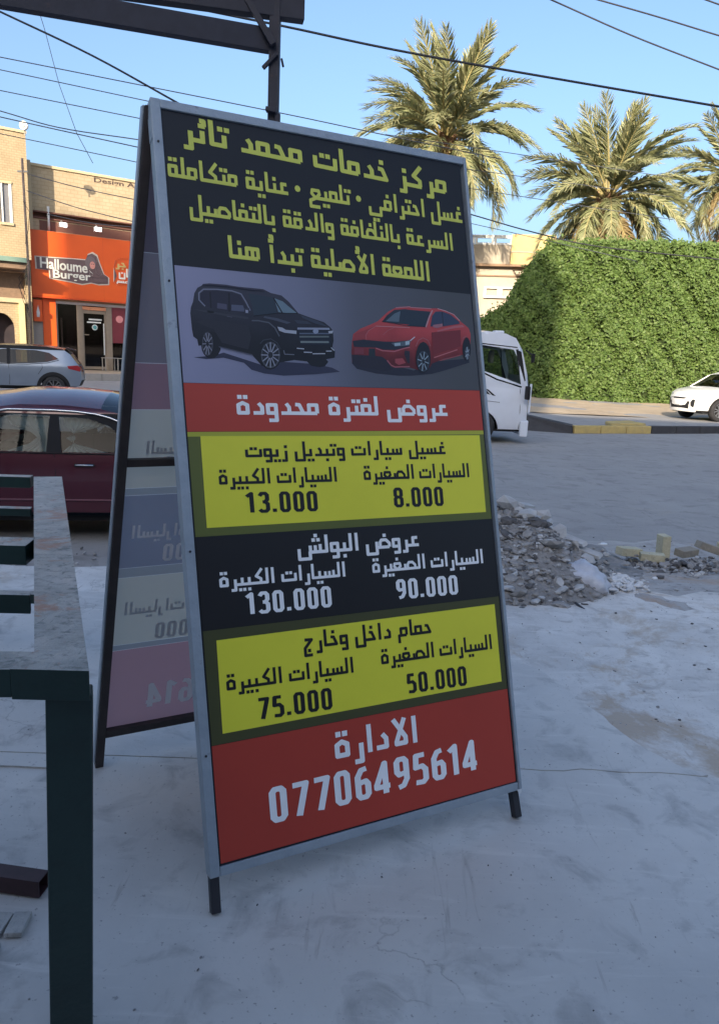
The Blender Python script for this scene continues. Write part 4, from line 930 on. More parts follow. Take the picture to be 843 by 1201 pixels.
sp1([(-.20, .765), (-.38, .765), (-.385, .745), (-.36, .735), (-.20, .735)], M_trim, 'door_handle', .014); sp1([(.85, .765), (.67, .765), (.67, .735), (.85, .735)], M_trim, 'door_handle', .014)
sl1([(-.21, .752), (-.37, .752)], .008, M_chrome, 'handle_grip', .018)
sp1([(-.045, .86), (-.035, 1.19), (.02, 1.19), (.04, .86)], pm('pillar_dark', (.03, .012, .018), rough=.75, spec=.2), 'door_pillar', .005)
def curtain(xa, xb, xm, wm, sg=1):
    m_ = MB(); N = 26; rows = [(1.17, 0.0), (1.10, .15), (1.03, .8), (.985, 1.0), (.93, .75), (.86, .0)]; vs = []
    for z, t in rows:
        for k in range(N+1):
            u = k/N; xo = xa+(xb-xa)*u; xi = xm+wm*(u-.5); x = xo+(xi-xo)*t
            vs.append((x, sg*(W1(x, z)-.05+.012*math.sin(u*44)), z))
    m_.add(vs, [(j*(N+1)+i, j*(N+1)+i+1, (j+1)*(N+1)+i+1, (j+1)*(N+1)+i) for j in range(len(rows)-1) for i in range(N)])
    o = m_.build('curtain', pm('white_net_curtain', (.72, .74, .74), (.6, .63, .63), rough=.9), sedan, smooth=True)
curtain(-.08, -.50, -.15, .09); curtain(.05, .42, .10, .09); curtain(-.08, -.50, -.15, .09, -1)
for xx in (-.55, .55):
    m_ = MB(); m_.box((xx-.12, 0, .72), (.22, 1.35, .42)); m_.build('seat', M_inter, sedan, bevel=.05)
for yy in (.36,):
    m_ = MB(); m_.box((.30, yy, .98), (.10, .26, .17)); m_.build('headrest', M_seat, sedan, bevel=.04)
ep1([(.62, .60), (.98, .60), (.98, .80), (.62, .80)], M_red, 'tail_light', False, mirror=True); ep1([(.5, .60), (.95, .58), (.95, .70), (.5, .70)], M_lamp, 'headlight', True, mirror=True)
ep1([(-.4, .56), (.4, .56), (.4, .68), (-.4, .68)], M_trim, 'grille')
# --- silver crossover seen from its rear left side
P_sil = paint('silver_blue_paint', (.25, .29, .35), .3, .45)
suvp = [(-2.08, .42), (-2.16, .60), (-2.15, .86), (-2.07, 1.06), (-1.83, 1.38), (-1.62, 1.52), (-1.2, 1.575), (-.5, 1.60), (.15, 1.585), (.45, 1.53), (1.15, 1.10), (1.95, .97), (2.16, .82), (2.2, .45)]
def useg(i):
    a = suvp[i]
    return 'rear_windscreen' if i == 3 else ('windscreen' if i == 9 else ('roof' if 4 <= i <= 8 else ('clad' if i in (0, 12) else 'body')))
M_roof = pm('black_roof_paint', (.03, .025, .027), rough=.25, coat=.5)
suv, W2, sp2, sl2, ep2 = make_car('parked_car', 'silver blue crossover with black roof driving left past the orange burger shop', 'car', (-11.95, 25.3, -.352), R(199),
    dict(prof=suvp, hw=.91, belt=1.02, tum=.36, zb=.30, arch=[(-1.32, .42), (1.33, .42)], wr=.36, paint=P_sil, rim=M_drim, crown=.05, tr=.10, br=.08,
         clad=lambda x, z: z < .40 or (min(math.hypot(x+1.32, z-.33), math.hypot(x-1.33, z-.33)) < .50 and z < .85) or (z > 1.485 and x < .36) or (-.11 < x < .01 and z > 1.05), cuts=[[(-.10, 1.05), (-.10, 1.485)], [(0, 1.05), (0, 1.485)], arcpts(-1.32, .50), arcpts(1.33, .50), [(-2.2, .40), (2.2, .40)], [(-2.0, 1.485), (.36, 1.485), (.36, 1.6)]], seg=useg, topmat={'rear_windscreen': M_dglass, 'windscreen': M_dglass, 'roof': M_roof}, glass=glass('crossover_glass', (.22, .22, .20), .12),
         wins=[[(-.10, 1.05), (-.10, 1.475), (-.85, 1.465), (-1.22, 1.40), (-1.50, 1.22), (-1.15, 1.12), (-.7, 1.07)], [(0, 1.05), (0, 1.475), (.28, 1.46), (.98, 1.10), (.98, 1.06)]]))
ep2([(.60, .86), (1.0, .86), (1.0, 1.04), (.62, 1.04)], M_red, 'tail_light', False, .02, True); sp2([(-2.12, .86), (-1.78, .94), (-1.74, 1.02), (-2.05, 1.05), (-2.13, .98)], M_red, 'tail_light', .01)
m_ = MB(); m_.bar((-1.70, 0, 1.57), (-2.0, 0, 1.50), 1.2, .03); m_.build('roof_spoiler', M_roof, suv, bevel=.01)
sp2([(-.62, .985), (-.38, .985), (-.38, .96), (-.62, .96)], M_trim, 'door_handle', .02); sp2([(.32, .985), (.56, .985), (.56, .96), (.32, .96)], M_trim, 'door_handle', .02)
sl2([(-.05, 1.03), (-.07, .6), (-.05, .42)], .006, M_trim, 'door_gap'); sl2([(-1.0, 1.06), (-1.02, .95), (-.88, .75)], .006, M_trim, 'door_gap'); sl2([(-1.5, 1.19), (-1.15, 1.095), (-.6, 1.04), (1.0, 1.03)], .010, M_trim, 'window_trim')
ep2([(-.3, .62), (.3, .62), (.3, .74), (-.3, .74)], M_plate, 'number_plate', False, .02); ep2([(.55, .78), (.97, .80), (.97, .90), (.55, .88)], M_lamp, 'headlight', True, mirror=True)
m_ = MB(); m_.box((0, 0, .9), (1.6, 1.4, .3)); m_.build('seat', M_inter, suv, bevel=.08)
suv.scale = (1.05, 1.05, 1.08)
# --- white crossover, front left three-quarter
P_wht = paint('white_paint', (.80, .79, .76), .3, 0)
kp = [(-2.1, .4), (-2.18, .75), (-2.12, 1.05), (-1.85, 1.42), (-1.5, 1.56), (-.9, 1.62), (-.2, 1.64), (.25, 1.60), (.55, 1.50), (1.22, 1.09), (1.85, .98), (2.10, .88), (2.20, .72), (2.22, .50), (2.16, .28)]
def kseg(i): return 'rear_windscreen' if i == 2 else ('windscreen' if i == 8 else 'body')
kia, W3, sp3, sl3, ep3 = make_car('parked_car', 'white crossover parked facing left against the tall green hedge', 'car', (14.05, 28.6, -.335), R(196),
    dict(prof=kp, hw=.93, belt=1.03, tum=.34, zb=.24, arch=[(-1.34, .42), (1.33, .42)], wr=.36, paint=P_wht, rim=M_rim, crown=.05, tf=.24, bf=.20,
         clad=lambda x, z: z < .34 or (min(math.hypot(x+1.34, z-.33), math.hypot(x-1.33, z-.33)) < .46 and z < .8), cuts=[arcpts(-1.34, .46), arcpts(1.33, .46), [(-2.2, .34), (2.2, .34)]], seg=kseg, topmat={'rear_windscreen': M_dglass, 'windscreen': M_dglass}, glass=M_dglass,
         wins=[[(-.05, 1.06), (-.05, 1.50), (-.9, 1.49), (-1.5, 1.30), (-1.5, 1.16)], [(.03, 1.06), (.03, 1.50), (.25, 1.48), (.95, 1.10), (.95, 1.06)]]))
ep3([(-.52, .80), (-.42, .70), (.42, .70), (.52, .80), (.46, .875), (.12, .85), (-.12, .85), (-.46, .875)], M_trim, 'grille', True, .012)
ep3([(-.72, .60), (-.66, .38), (.66, .38), (.72, .60), (.62, .64), (.52, .50), (-.52, .50), (-.62, .64)], M_trim, 'lower_grille', True, .012)
ep3([(-.24, .48), (.24, .48), (.24, .64), (-.24, .64)], M_plate, 'number_plate', True, .03)
ep3([(.68, .80), (.98, .86), (.98, .93), (.80, .90), (.66, .86)], M_lamp, 'headlight', True, .014, True); sp3([(2.0, .82), (1.55, .97), (1.42, 1.0), (1.75, .99), (2.05, .90)], M_lamp, 'headlight', .012)
ep3([(.80, .48), (.92, .42), (.97, .50), (.96, .68), (.84, .70), (.76, .60)], M_trim, 'fog_lamp', True, .012, True); sp3([(2.02, .44), (1.86, .48), (1.84, .62), (1.95, .70), (2.06, .68)], M_trim, 'fog_lamp', .01)
sp3([(1.96, .50), (1.90, .55), (1.92, .62), (1.99, .63)], M_lamp, 'fog_lamp_glass', .016)
sp3([(.45, .93), (.22, .93), (.22, .90), (.45, .90)], M_chrome, 'door_handle', .02); sl3([(.0, 1.03), (.02, .6), (.0, .36)], .006, M_trim, 'door_gap'); sl3([(1.05, 1.04), (1.0, .8), (.9, .4)], .006, M_trim, 'door_gap')
sl3([(1.24, 1.07), (.60, 1.46), (.25, 1.565), (-.2, 1.60), (-1.4, 1.55)], .035, P_wht, 'roof_pillar', -.01)
for sg in (1, -1): m_ = MB(); m_.box((.92, sg*1.03, 1.10), (.12, .22, .15)); m_.build('wing_mirror', P_wht, kia, bevel=.03)
m_ = MB(); m_.box((0, 0, .9), (1.6, 1.4, .3)); m_.build('seat', M_inter, kia, bevel=.08)
kia.scale = (1.03, 1.03, 1.10)
# --- white light truck
P_trk = paint('truck_white', (.66, .70, .78), .35, 0)
tp_ = [(-1.60, .62), (-1.60, 1.2), (-1.60, 2.30), (-1.52, 2.42), (-1.0, 2.50), (-.55, 2.46), (-.32, 2.37), (-.16, 2.12), (.0, 1.55), (.05, 1.15), (.06, .55), (.04, .28)]
def tseg(i): return 'windscreen' if i == 7 else 'body'
trk, W4, sp4, sl4, ep4 = make_car('light_truck', 'white light truck cab heading right, its rear hidden behind the price board', 'truck', (3.62, 17.9, -.352), R(3),
    dict(prof=tp_, hw=.92, belt=1.35, tum=.07, zb=.28, arch=[(-3.8, .0), (-1.05, .46)], wr=.38, paint=P_trk, rim=M_rim, crown=.03, bf=.03, br=0, tf=.03, tr=0,
         clad=lambda x, z: z < .33, cuts=[[(-1.6, .33), (.06, .33)]], seg=tseg, topmat={'windscreen': M_glass}, glass=glass('truck_glass', (.55, .62, .55), .15),
         wins=[[(-1.12, 1.66), (-1.12, 2.20), (-.36, 2.12), (-.25, 1.93), (-.14, 1.36)]]))
sp4([(-.31, 2.13), (-.14, 1.32), (-.04, 1.45), (-.18, 2.08)], M_trim, 'front_pillar', .004)
sl4([(-1.14, 1.64), (-.70, 1.45), (-.12, 1.30)], .018, M_trim, 'window_seal', .002); sl4([(-1.14, 2.23), (-.28, 2.17)], .012, M_trim, 'window_seal', .002); sl4([(-.27, 2.14), (-.14, 1.34)], .012, M_trim, 'window_seal', .002)
sp4([(-1.06, 1.14), (-.98, 1.13), (-1.02, 1.26), (-1.10, 1.27)], M_trim, 'side_graphic', .006); sp4([(-.94, 1.13), (-.82, 1.10), (-.96, 1.24), (-1.04, 1.26)], M_trim, 'side_graphic', .006); sp4([(-.78, 1.09), (-.70, 1.08), (-.88, 1.22), (-.94, 1.23)], M_trim, 'side_graphic', .006)
sp4([(-.40, .74), (-.32, .74), (-.32, .66), (-.40, .66)], M_red, 'badge', .006); sp4([(-.30, .75), (-.21, .75), (-.21, .66), (-.30, .66)], ink('3a4a8a'), 'badge', .006); sl4([(-.15, 1.25), (-.12, .8), (-.10, .35)], .006, M_trim, 'door_gap'); sl4([(-1.12, .98), (-.60, .94)], .005, M_trim, 'door_gap')
m_ = MB(); m_.box((.08, -.93, 1.05), (.045, .08, .66)); m_.build('corner_panel', P_trk, trk, bevel=.02); m_ = MB(); m_.box((.0, -.90, .36), (.18, .10, .36)); m_.build('bumper_corner', P_trk, trk, bevel=.03)
m_ = MB(); m_.box((.02, .0, .38), (.2, 1.7, .34)); m_.build('bumper', P_trk, trk, bevel=.03)
m_ = MB(); m_.box((-.02, -1.06, 1.18), (.09, .16, .30)); m_.build('wing_mirror', M_trim, trk, bevel=.02); m_ = MB(); m_.bar((-.10, -.90, 2.12), (.03, -1.08, 2.0), .03); m_.box((.03, -1.08, 1.95), (.06, .12, .2)); m_.build('upper_mirror', M_trim, trk, bevel=.01)
m_ = MB(); m_.box((-.55, 0, 2.52), (.22, .3, .06)); m_.build('roof_marker', P_trk, trk, bevel=.02)
m_ = MB(); m_.box((-1.0, .0, 1.25), (.5, 1.5, .7)); m_.build('seat', M_inter, trk, bevel=.08); m_ = MB(); m_.box((-.75, -.35, 1.95), (.1, .25, .3)); m_.build('headrest', M_seat, trk, bevel=.04)
m_ = MB(); m_.box((-3.2, 0, .62), (5.0, .8, .16)); m_.build('chassis', M_trim, trk)
m_ = MB(); m_.box((-3.45, 0, .80), (3.6, 1.9, .14)); m_.build('flatbed', P_trk, trk, bevel=.02)
for sg in (1, -1): m_ = MB(); m_.box((-3.45, sg*.94, 1.05), (3.6, .04, .38)); m_.build('side_board', P_trk, trk, bevel=.01)
for sg in (1, -1):
    q = wheel(trk, -3.9, sg*.75, .38, .26, sg, M_rim)

# ---------------------------------------------------------------- restaurant building
M_wallB = pm('sunlit_stone_cladding', (.50, .40, .26), (.42, .33, .21), scale=1.6, rough=.9, bump=.3, bscale=12, c3=(.36, .29, .2), s3=.8, t3=.6)
def add_brick(m, scale, c_m):                            # courses of small blocks, too far away to pick apart
    n = m.node_tree; b = n.nodes['Principled BSDF']; src = b.inputs['Base Color'].links[0].from_socket
    tc = next(x for x in n.nodes if x.type == 'TEX_COORD'); mp = n.nodes.new('ShaderNodeMapping'); mp.inputs['Rotation'].default_value = (R(90), 0, 0)
    n.links.new(tc.outputs['Object'], mp.inputs[0]); br = n.nodes.new('ShaderNodeTexBrick'); br.inputs['Scale'].default_value = scale; br.inputs['Mortar Size'].default_value = .03
    br.inputs['Color1'].default_value = (1, 1, 1, 1); br.inputs['Color2'].default_value = (.93, .92, .90, 1); br.inputs['Mortar'].default_value = (*c_m, 1); n.links.new(mp.outputs[0], br.inputs['Vector'])
    mx = n.nodes.new('ShaderNodeMix'); mx.data_type = 'RGBA'; mx.blend_type = 'MULTIPLY'; mx.inputs[0].default_value = 1; n.links.new(src, mx.inputs[6]); n.links.new(br.outputs['Color'], mx.inputs[7]); n.links.new(mx.outputs[2], b.inputs['Base Color'])
add_brick(M_wallB, 1.3, (.84, .81, .76))
M_wallA = pm('yellow_brick_wall', (.49, .385, .24), (.40, .31, .19), scale=1.2, rough=.95, bump=.4, bscale=14, c3=(.40, .31, .2), s3=.6, t3=.58); add_brick(M_wallA, 2.2, (.78, .74, .68))
M_cream = pm('cream_plaster', (.58, .47, .29), (.52, .42, .26), rough=.9); M_brownw = pm('brown_plaster', (.30, .20, .13), (.22, .15, .10), rough=.9)
M_orange = pm('orange_sign_panel', (.80, .115, .012), (.74, .10, .012), scale=.5, rough=.45); M_orange2 = pm('orange_frame', (.70, .09, .015), rough=.5)
M_alum = pm('bronze_frame', (.30, .24, .18), rough=.5, metal=.2); M_sdark = pm('shop_interior', (.055, .04, .045), (.03, .025, .03), scale=2, rough=.9); M_pane = glass('shop_glass', (.42, .40, .42), .12)
M_white = pm('white_paint_metal', (.75, .75, .72), rough=.5); M_ledge = pm('dark_red_ledge', (.16, .07, .05), rough=.8); M_pipe = pm('grey_pipe', (.33, .31, .28), rough=.6)
B = thing('restaurant_building', 'beige stone shop building with a large orange burger restaurant signboard', 'building', (-18.88, 42, 0), R(36))
def bx_(par, x0, x1, y0, y1, z0, z1, nm, mat, bevel=0, label=None):
    m_ = MB(); m_.box(((x0+x1)/2, (y0+y1)/2, (z0+z1)/2), (abs(x1-x0), abs(y1-y0), abs(z1-z0))); o = m_.build(nm, mat, par, bevel=bevel)
    if label: o['label'] = label
    return o
# wall round the shop opening (opening x 1.66..12, z 0..3.8)
bx_(B, .30, 1.66, 0, .3, 0, 3.80, 'wall', M_wallB); bx_(B, .30, 16, 0, .3, 3.80, 8.15, 'wall', M_wallB); bx_(B, .30, 16, .28, .6, 8.15, 8.45, 'ledge_recess', M_ledge); bx_(B, .30, 16, 0, .3, 8.45, 10.72, 'wall', M_wallB)
bx_(B, 12, 16, 0, .3, 0, 3.80, 'wall', M_wallB); bx_(B, .30, 16, .3, 9, -.35, 10.55, 'wall', M_sdark); bx_(B, .3, 16, .26, 9, 8.45, 10.6, 'wall', M_wallB)
bx_(B, .25, 16, -.08, .35, 10.72, 10.86, 'coping', M_cream, .01); bx_(B, .62, 16, -.12, 0, 8.40, 8.47, 'ledge', M_ledge); bx_(B, .62, 16, -.10, 0, 8.08, 8.15, 'ledge', M_ledge)
bx_(B, .0, .62, -.20, .30, 7.45, 10.95, 'pilaster', M_cream, .02); bx_(B, .98, 6, -.004, .02, 7.50, 8.0, 'backboard', M_ledge)
bx_(B, -.30, .28, -.10, .6, -.3, 7.45, 'pilaster', M_cream, .02)
# signboard
sb = bx_(B, .33, 6.2, -.45, 0, 3.98, 7.42, 'signboard', M_orange, .015, 'large plain orange signboard with the burger shop logo')
for x in (2.28, 4.23): bx_(B, x-.006, x+.006, -.4535, -.45, 3.99, 7.41, 'panel_joint', M_orange2)
bx_(B, .30, 6.22, -.47, .0, 3.90, 3.979, 'sign_edge', M_orange2)
def font_text(body, h, extra=.0):
    c = bpy.data.curves.new('t', 'FONT'); c.body = body; c.size = h; c.offset = extra; c.extrude = 0; c.resolution_u = 3
    o = bpy.data.objects.new('t', c); COL.objects.link(o); dg = bpy.context.evaluated_depsgraph_get(); me = bpy.data.meshes.new_from_object(o.evaluated_get(dg)); 
    vs = [tuple(v.co) for v in me.vertices]; fs = [tuple(p.vertices) for p in me.polygons]; bpy.data.objects.remove(o); bpy.data.curves.remove(c); bpy.data.meshes.remove(me); return vs, fs
def place_text(body, x0, x1, z0, z1, y, th, mat, par, nm, rise=0, extra=.02):
    vs, fs = font_text(body, 1, extra); xa = min(v[0] for v in vs); xb = max(v[0] for v in vs); za = min(v[1] for v in vs); zb = max(v[1] for v in vs)
    f = lambda v: (x0+(x1-x0)*(v[0]-xa)/(xb-xa), z0+(z1-z0)*(v[1]-za)/(zb-za)+rise*(v[0]-xa)/(xb-xa))
    m_ = MB(); P2 = [f(v) for v in vs]; m_.add([(p[0], y, p[1]) for p in P2], fs)
    if th:
        n0 = len(P2); m_.add([(p[0], y+th, p[1]) for p in P2], fs)
        cnt = {}
        for fc in fs:
            for a, b in zip(fc, fc[1:]+fc[:1]): cnt[(min(a, b), max(a, b))] = cnt.get((min(a, b), max(a, b)), 0)+1
        for (a, b), c in cnt.items():
            if c == 1: m_.f.append((a, b, b+n0, a+n0)); m_.m.append(0)
    return m_.build(nm, mat, par)
M_lw = pm('white_letter_acrylic', (.90, .86, .74), rough=.4); M_lb = pm('dark_logo_board', (.16, .10, .10), rough=.5); M_skin = pm('logo_pink', (.75, .32, .25), rough=.5); M_gold = pm('logo_gold', (.72, .48, .16), rough=.5); M_outl = pm('logo_outline', (.72, .62, .5), rough=.5)
def logo_poly(pts, y0, y1, mat, nm): m_ = MB(); m_.prism(pts, lambda a, b, d: (a, d, b), y0, y1); return m_.build(nm, mat, sb)
back = [(.62, 6.02), (.64, 5.40), (1.30, 5.38), (1.32, 4.98), (2.4, 4.88), (3.0, 4.80), (3.5, 4.92), (3.9, 4.86), (4.45, 4.92), (4.47, 5.28), (4.2, 5.45), (4.0, 5.95), (3.85, 6.38), (3.6, 6.50), (3.35, 6.38), (3.25, 6.10), (2.4, 6.08), (1.4, 6.04)]
cx_, cz_ = 2.6, 5.5
logo_poly([(cx_+(a-cx_)*1.04+0, cz_+(b-cz_)*1.09) for a, b in back], -.470, -.4505, M_outl, 'logo_outline'); logo_poly(back, -.490, -.4705, M_lb, 'logo_board')
place_text('Halloume', .80, 3.32, 5.46, 6.02, -.53, .035, M_lw, sb, 'lettering', -.06, .018); place_text('Burger', 1.45, 3.48, 4.86, 5.44, -.53, .035, M_lw, sb, 'lettering', .0, .018)
logo_poly([(3.42+.30*math.cos(a)*1.0+.08, 5.98+.36*math.sin(a)) for a in [k*math.pi/7 for k in range(14)]], -.515, -.491, pm('logo_hair', (.20, .15, .15), rough=.6), 'logo_hair')
logo_poly([(3.60+.15*math.cos(a), 5.86+.21*math.sin(a)) for a in [k*math.pi/6 for k in range(12)]], -.53, -.516, M_skin, 'logo_face')
for q in (3.55, 3.66): logo_poly([(q-.035, 5.90), (q+.035, 5.90), (q+.035, 5.94), (q-.035, 5.94)], -.536, -.531, M_lb, 'logo_eye')
logo_poly([(3.56, 5.76), (3.67, 5.76), (3.64, 5.73), (3.58, 5.73)], -.536, -.531, pm('logo_red', (.6, .03, .03), rough=.5), 'logo_mouth')
logo_poly([(3.42, 5.58), (3.50, 5.46), (3.62, 5.40), (3.56, 5.28), (3.44, 5.36)], -.52, -.491, M_lw, 'logo_hand'); logo_poly([(3.85, 6.28), (4.12, 5.42), (4.0, 5.30), (3.78, 5.5)], -.52, -.491, pm('logo_veil', (.45, .36, .34), rough=.5), 'logo_veil')
logo_poly([(3.55, 5.22), (4.35, 5.25), (4.40, 5.0), (3.55, 4.97)], -.52, -.491, pm('logo_brown', (.25, .14, .10), rough=.5), 'logo_dress')
# arabic half of the sign, its right end hidden by the price board
ab = [(4.80, 5.85), (4.92, 6.30), (5.3, 6.45), (5.9, 6.42), (6.15, 5.9), (6.1, 5.0), (5.0, 4.86), (4.78, 5.05), (4.92, 5.4)]
logo_poly(ab, -.470, -.4505, M_outl, 'logo_outline'); logo_poly([(5.45+(a-5.45)*.93, 5.65+(b-5.65)*.92) for a, b in ab], -.490, -.4705, M_lb, 'logo_board')
def sign_ar(t, x0, x1, z, H, mat, nm='lettering'):
    o = text_mesh(arabic_polys(t, .2), x0, x1, z, H, lambda a, b: (a, -.500, b), nm, mat, sb)
sign_ar('برجر', 4.92, 6.05, 5.92, .42, M_gold); sign_ar('بان', 5.08, 5.82, 5.38, .48, M_lw); sign_ar('مطعم', 4.95, 5.9, 5.04, .20, M_lw)
# lamps on arms above the sign
for x in (2.01, 3.87):
    m_ = MB(); m_.tube([(x, 0, 7.95), (x, -.5, 8.05), (x, -.75, 7.90)], .03, 6); o = m_.build('lamp_arm', M_pipe, B)
    m_ = MB(); m_.box((x, -.80, 7.78), (.42, .22, .26)); l_ = m_.build('sign_lamp', M_white, B, bevel=.03); m_ = MB(); m_.box((x, -.915, 7.78), (.34, .012, .2)); m_.build('lamp_glass', emit('lit_lamp', (1, .93, .85), 4) if 'll' not in MATS else MATS['ll'], l_)
m_ = MB(); m_.tube([(1.45, -.06, 7.45), (1.45, -.06, 8.75)], .07, 8); m_.build('vent_pipe', M_white, B, smooth=True)
# shopfront
bx_(B, .92, 1.62, -.12, -.002, .0, 3.86, 'orange_panel', M_orange, .01); bx_(B, .40, .86, -.30, -.05, 2.62, 3.78, 'hanging_sign', M_orange, .01)
fl_ = MB(); fl_.prism([(.56, 2.85), (.70, 2.85), (.72, 3.1), (.64, 3.5), (.55, 3.15)], lambda a, b, d: (a, d, b), -.315, -.3005); fl_.build('flame_mark', M_white, B)
bx_(B, .32, 1.66, -.14, -.004, 3.865, 3.90, 'panel_cap', M_orange2); bx_(B, .34, .92, -.03, -.001, 0, 2.60, 'column', M_pipe)
bx_(B, 1.66, 12, .02, .14, 3.66, 3.80, 'top_rail', M_white); bx_(B, 1.66, 1.74, .02, .12, 0, 3.66, 'frame_post', M_alum); bx_(B, 2.78, 3.10, -.03, .14, 0, 3.66, 'frame_post', M_alum); bx_(B, 4.42, 4.76, -.03, .14, 0, 3.66, 'frame_post', M_alum); bx_(B, 5.75, 5.9, -.03, .14, 0, 3.66, 'frame_post', M_alum)
bx_(B, 3.1, 4.42, -.05, .0, 3.42, 3.60, 'transom_sign', pm('pale_orange', (.72, .30, .15), rough=.5)); bx_(B, 3.1, 4.42, .02, .10, 3.22, 3.41, 'transom_bar', M_alum)
for x0, x1, nm in ((1.74, 2.78, 'window'), (3.1, 4.42, 'door'), (5.9, 8.2, 'window'), (8.3, 11.9, 'window')):
    f_ = bx_(B, x0, x1, .06, .068, .06, 3.22 if nm == 'door' else 3.66, nm, M_pane)
    if nm == 'door':
        for a_ in ((3.1, 3.17), (4.33, 4.42)): bx_(f_, a_[0], a_[1], .03, .055, .06, 3.22, 'door_stile', M_alum)
        bx_(f_, 3.17, 4.33, .03, .055, .06, .22, 'door_rail', M_alum); bx_(f_, 4.26, 4.31, -.02, .02, .9, 2.7, 'door_handle', M_white); bx_(f_, 3.0, 3.45, .035, .05, 2.0, 2.05, 'push_bar', M_alum)
        for k, (tx, tz, tw) in enumerate(((3.45, 2.86, .75), (3.35, 2.70, .8))): bx_(f_, tx, tx+tw, .052, .0555, tz, tz+.08, 'sticker', M_white)
w_ = bx_(B, 4.76, 5.75, .02, .05, 1.62, 3.66, 'poster', pm('maroon_poster', (.20, .03, .04), rough=.4)); w2 = bx_(B, 4.76, 5.75, .06, .068, .06, 1.60, 'window', M_pane)
def disc(par, x, z, r, y, mat, nm): m_ = MB(); m_.tube([(x, y, z), (x, y-.02, z)], r, 20); return m_.build(nm, mat, par)
disc(B, 5.22, 3.00, .21, .018, pm('pink_sticker', (.75, .30, .30), rough=.5), 'round_sticker'); d_ = disc(B, 3.78, 2.46, .16, .05, M_white, 'round_sticker'); disc(d_, 3.78, 2.46, .11, .028, pm('teal_sticker', (.1, .35, .36), rough=.5), 'sticker_centre')
bx_(B, 1.9, 2.0, .10, .2, .3, 2.9, 'poster_edge', M_pipe); bx_(B, 2.25, 2.55, .052, .058, .70, .82, 'sticker', M_white)
sgn_ = place_text('Design Ar', 3.98, 6.55, 10.33, 10.66, -.012, .010, pm('dark_letter', (.09, .06, .05), rough=.7), B, 'lettering', .04, .02)
bx_(B, 4.90, 5.70, -2.9+1.6, -.5, .72, .76, 'outdoor_shelf', M_pipe)
# table and chair outside the shop
tb_ = thing('cafe_table', 'small dark cafe table outside the right shop window', 'table', (-14.75, 43.5, .02), R(36))
m_ = MB(); m_.box((0, 0, .74), (.8, .7, .04)); m_.build('table_top', M_pipe, tb_); 
for sx_ in (-.35, .35):
    for sy_ in (-.3, .3): m_ = MB(); m_.box((sx_, sy_, .36), (.05, .05, .72)); m_.build('leg', M_pipe, tb_)
ch_ = thing('cafe_chair', 'white plastic chair outside the shop door, behind the silver car', 'chair', (-17.2, 41.4, .02), R(20))
m_ = MB(); m_.box((0, 0, .45), (.45, .45, .04)); m_.build('seat', M_white, ch_); m_ = MB(); m_.prism([(-.2, .5), (.2, .5), (.24, .95), (.1, 1.1), (-.1, 1.1), (-.24, .95)], lambda a, b, d: (.22+d, a, b), 0, .03); m_.build('backrest', M_white, ch_)
for sx_ in (-.2, .2):
    for sy_ in (-.2, .2): m_ = MB(); m_.box((sx_, sy_, .215), (.04, .04, .43)); m_.build('leg', M_white, ch_)
# pavement in front of the shops
ca, sa = math.cos(R(36)), math.sin(R(36))
def bw(x, y): return (-18.88+x*ca-y*sa, 42+x*sa+y*ca)
M_pave = pm('beige_pavement', (.46, .37, .26), (.38, .30, .21), scale=1.2, rough=.9); sheet('pavement', [bw(-14, .4), bw(-14, -5.2), bw(22, -5.2), bw(22, .4)], .0, M_pave, thick=.4)
m_ = MB(); 
for k in range(24):
    a = bw(-14+k*1.5+.01, -5.27); b = bw(-14+k*1.5+1.49, -5.27); m_ = MB(); m_.bar((a[0], a[1], -.18), (b[0], b[1], -.18), .13, .38)
    o = m_.build('kerb_stone', pm('grey_kerb', (.30, .28, .26), rough=.9), bpy.data.objects['pavement'], bevel=.015)
# ---------------------------------------------------------------- yellow brick building (far left)
A = thing('brick_building', 'tall yellow brick building at the left edge with a white framed window and arched doorway', 'building', (-18.42, 40.7, -.06), R(36)); A.scale = (1.043, 1.043, 1.043)
bx_(A, -9, -.78, 0, .3, 7.22, 9.05, 'wall', M_wallA); bx_(A, -.22, .56, 0, .3, 7.22, 9.05, 'wall', M_wallA)
bx_(A, -9, .56, 0, .3, 9.05, 11.5, 'wall', M_wallA); bx_(A, -9, .56, 0, .3, 5.55, 7.22, 'wall', M_wallA); bx_(A, .26, .56, .3, 3.4, 0, 11.5, 'side_wall', M_wallA); bx_(A, -9, .26, .3, 9, 5.6, 11.3, 'wall', M_brownw)
bx_(A, -9.1, .60, -.06, .34, 11.5, 11.62, 'coping', M_cream)
wf = bx_(A, -.78, -.22, .05, .12, 7.22, 9.05, 'window', pm('window_grey', (.20, .20, .21), rough=.3)); bx_(wf, -.34, -.22, -.03, .05, 7.22, 9.05, 'window_frame', M_white); bx_(wf, -.70, -.64, -.03, .05, 7.22, 9.05, 'window_frame', M_white)
bx_(wf, -.78, -.2, -.05, -.0, 9.05, 9.16, 'lintel', M_cream); bx_(wf, -.8, -.2, -.08, -.0, 7.10, 7.22, 'sill', M_cream)
bx_(A, -9, .16, -1.1, 0, 5.30, 5.52, 'balcony_slab', pm('green_canopy_edge', (.22, .33, .26), rough=.6)); bx_(A, -9, .10, -.9, 0, 5.0, 5.30, 'soffit', M_brownw)
bx_(A, -9, .26, .6, .8, 3.45, 5.2, 'recessed_wall', M_brownw); bx_(A, -9, .30, -.02, .3, 3.40, 3.62, 'beam', M_cream); bx_(A, -9, .26, .02, .6, 4.9, 5.55, 'beam', M_brownw)
bx_(A, -.14, .10, -.10, .3, -.3, 3.40, 'pillar', pm('bright_cream_pillar', (.66, .58, .30), rough=.8))
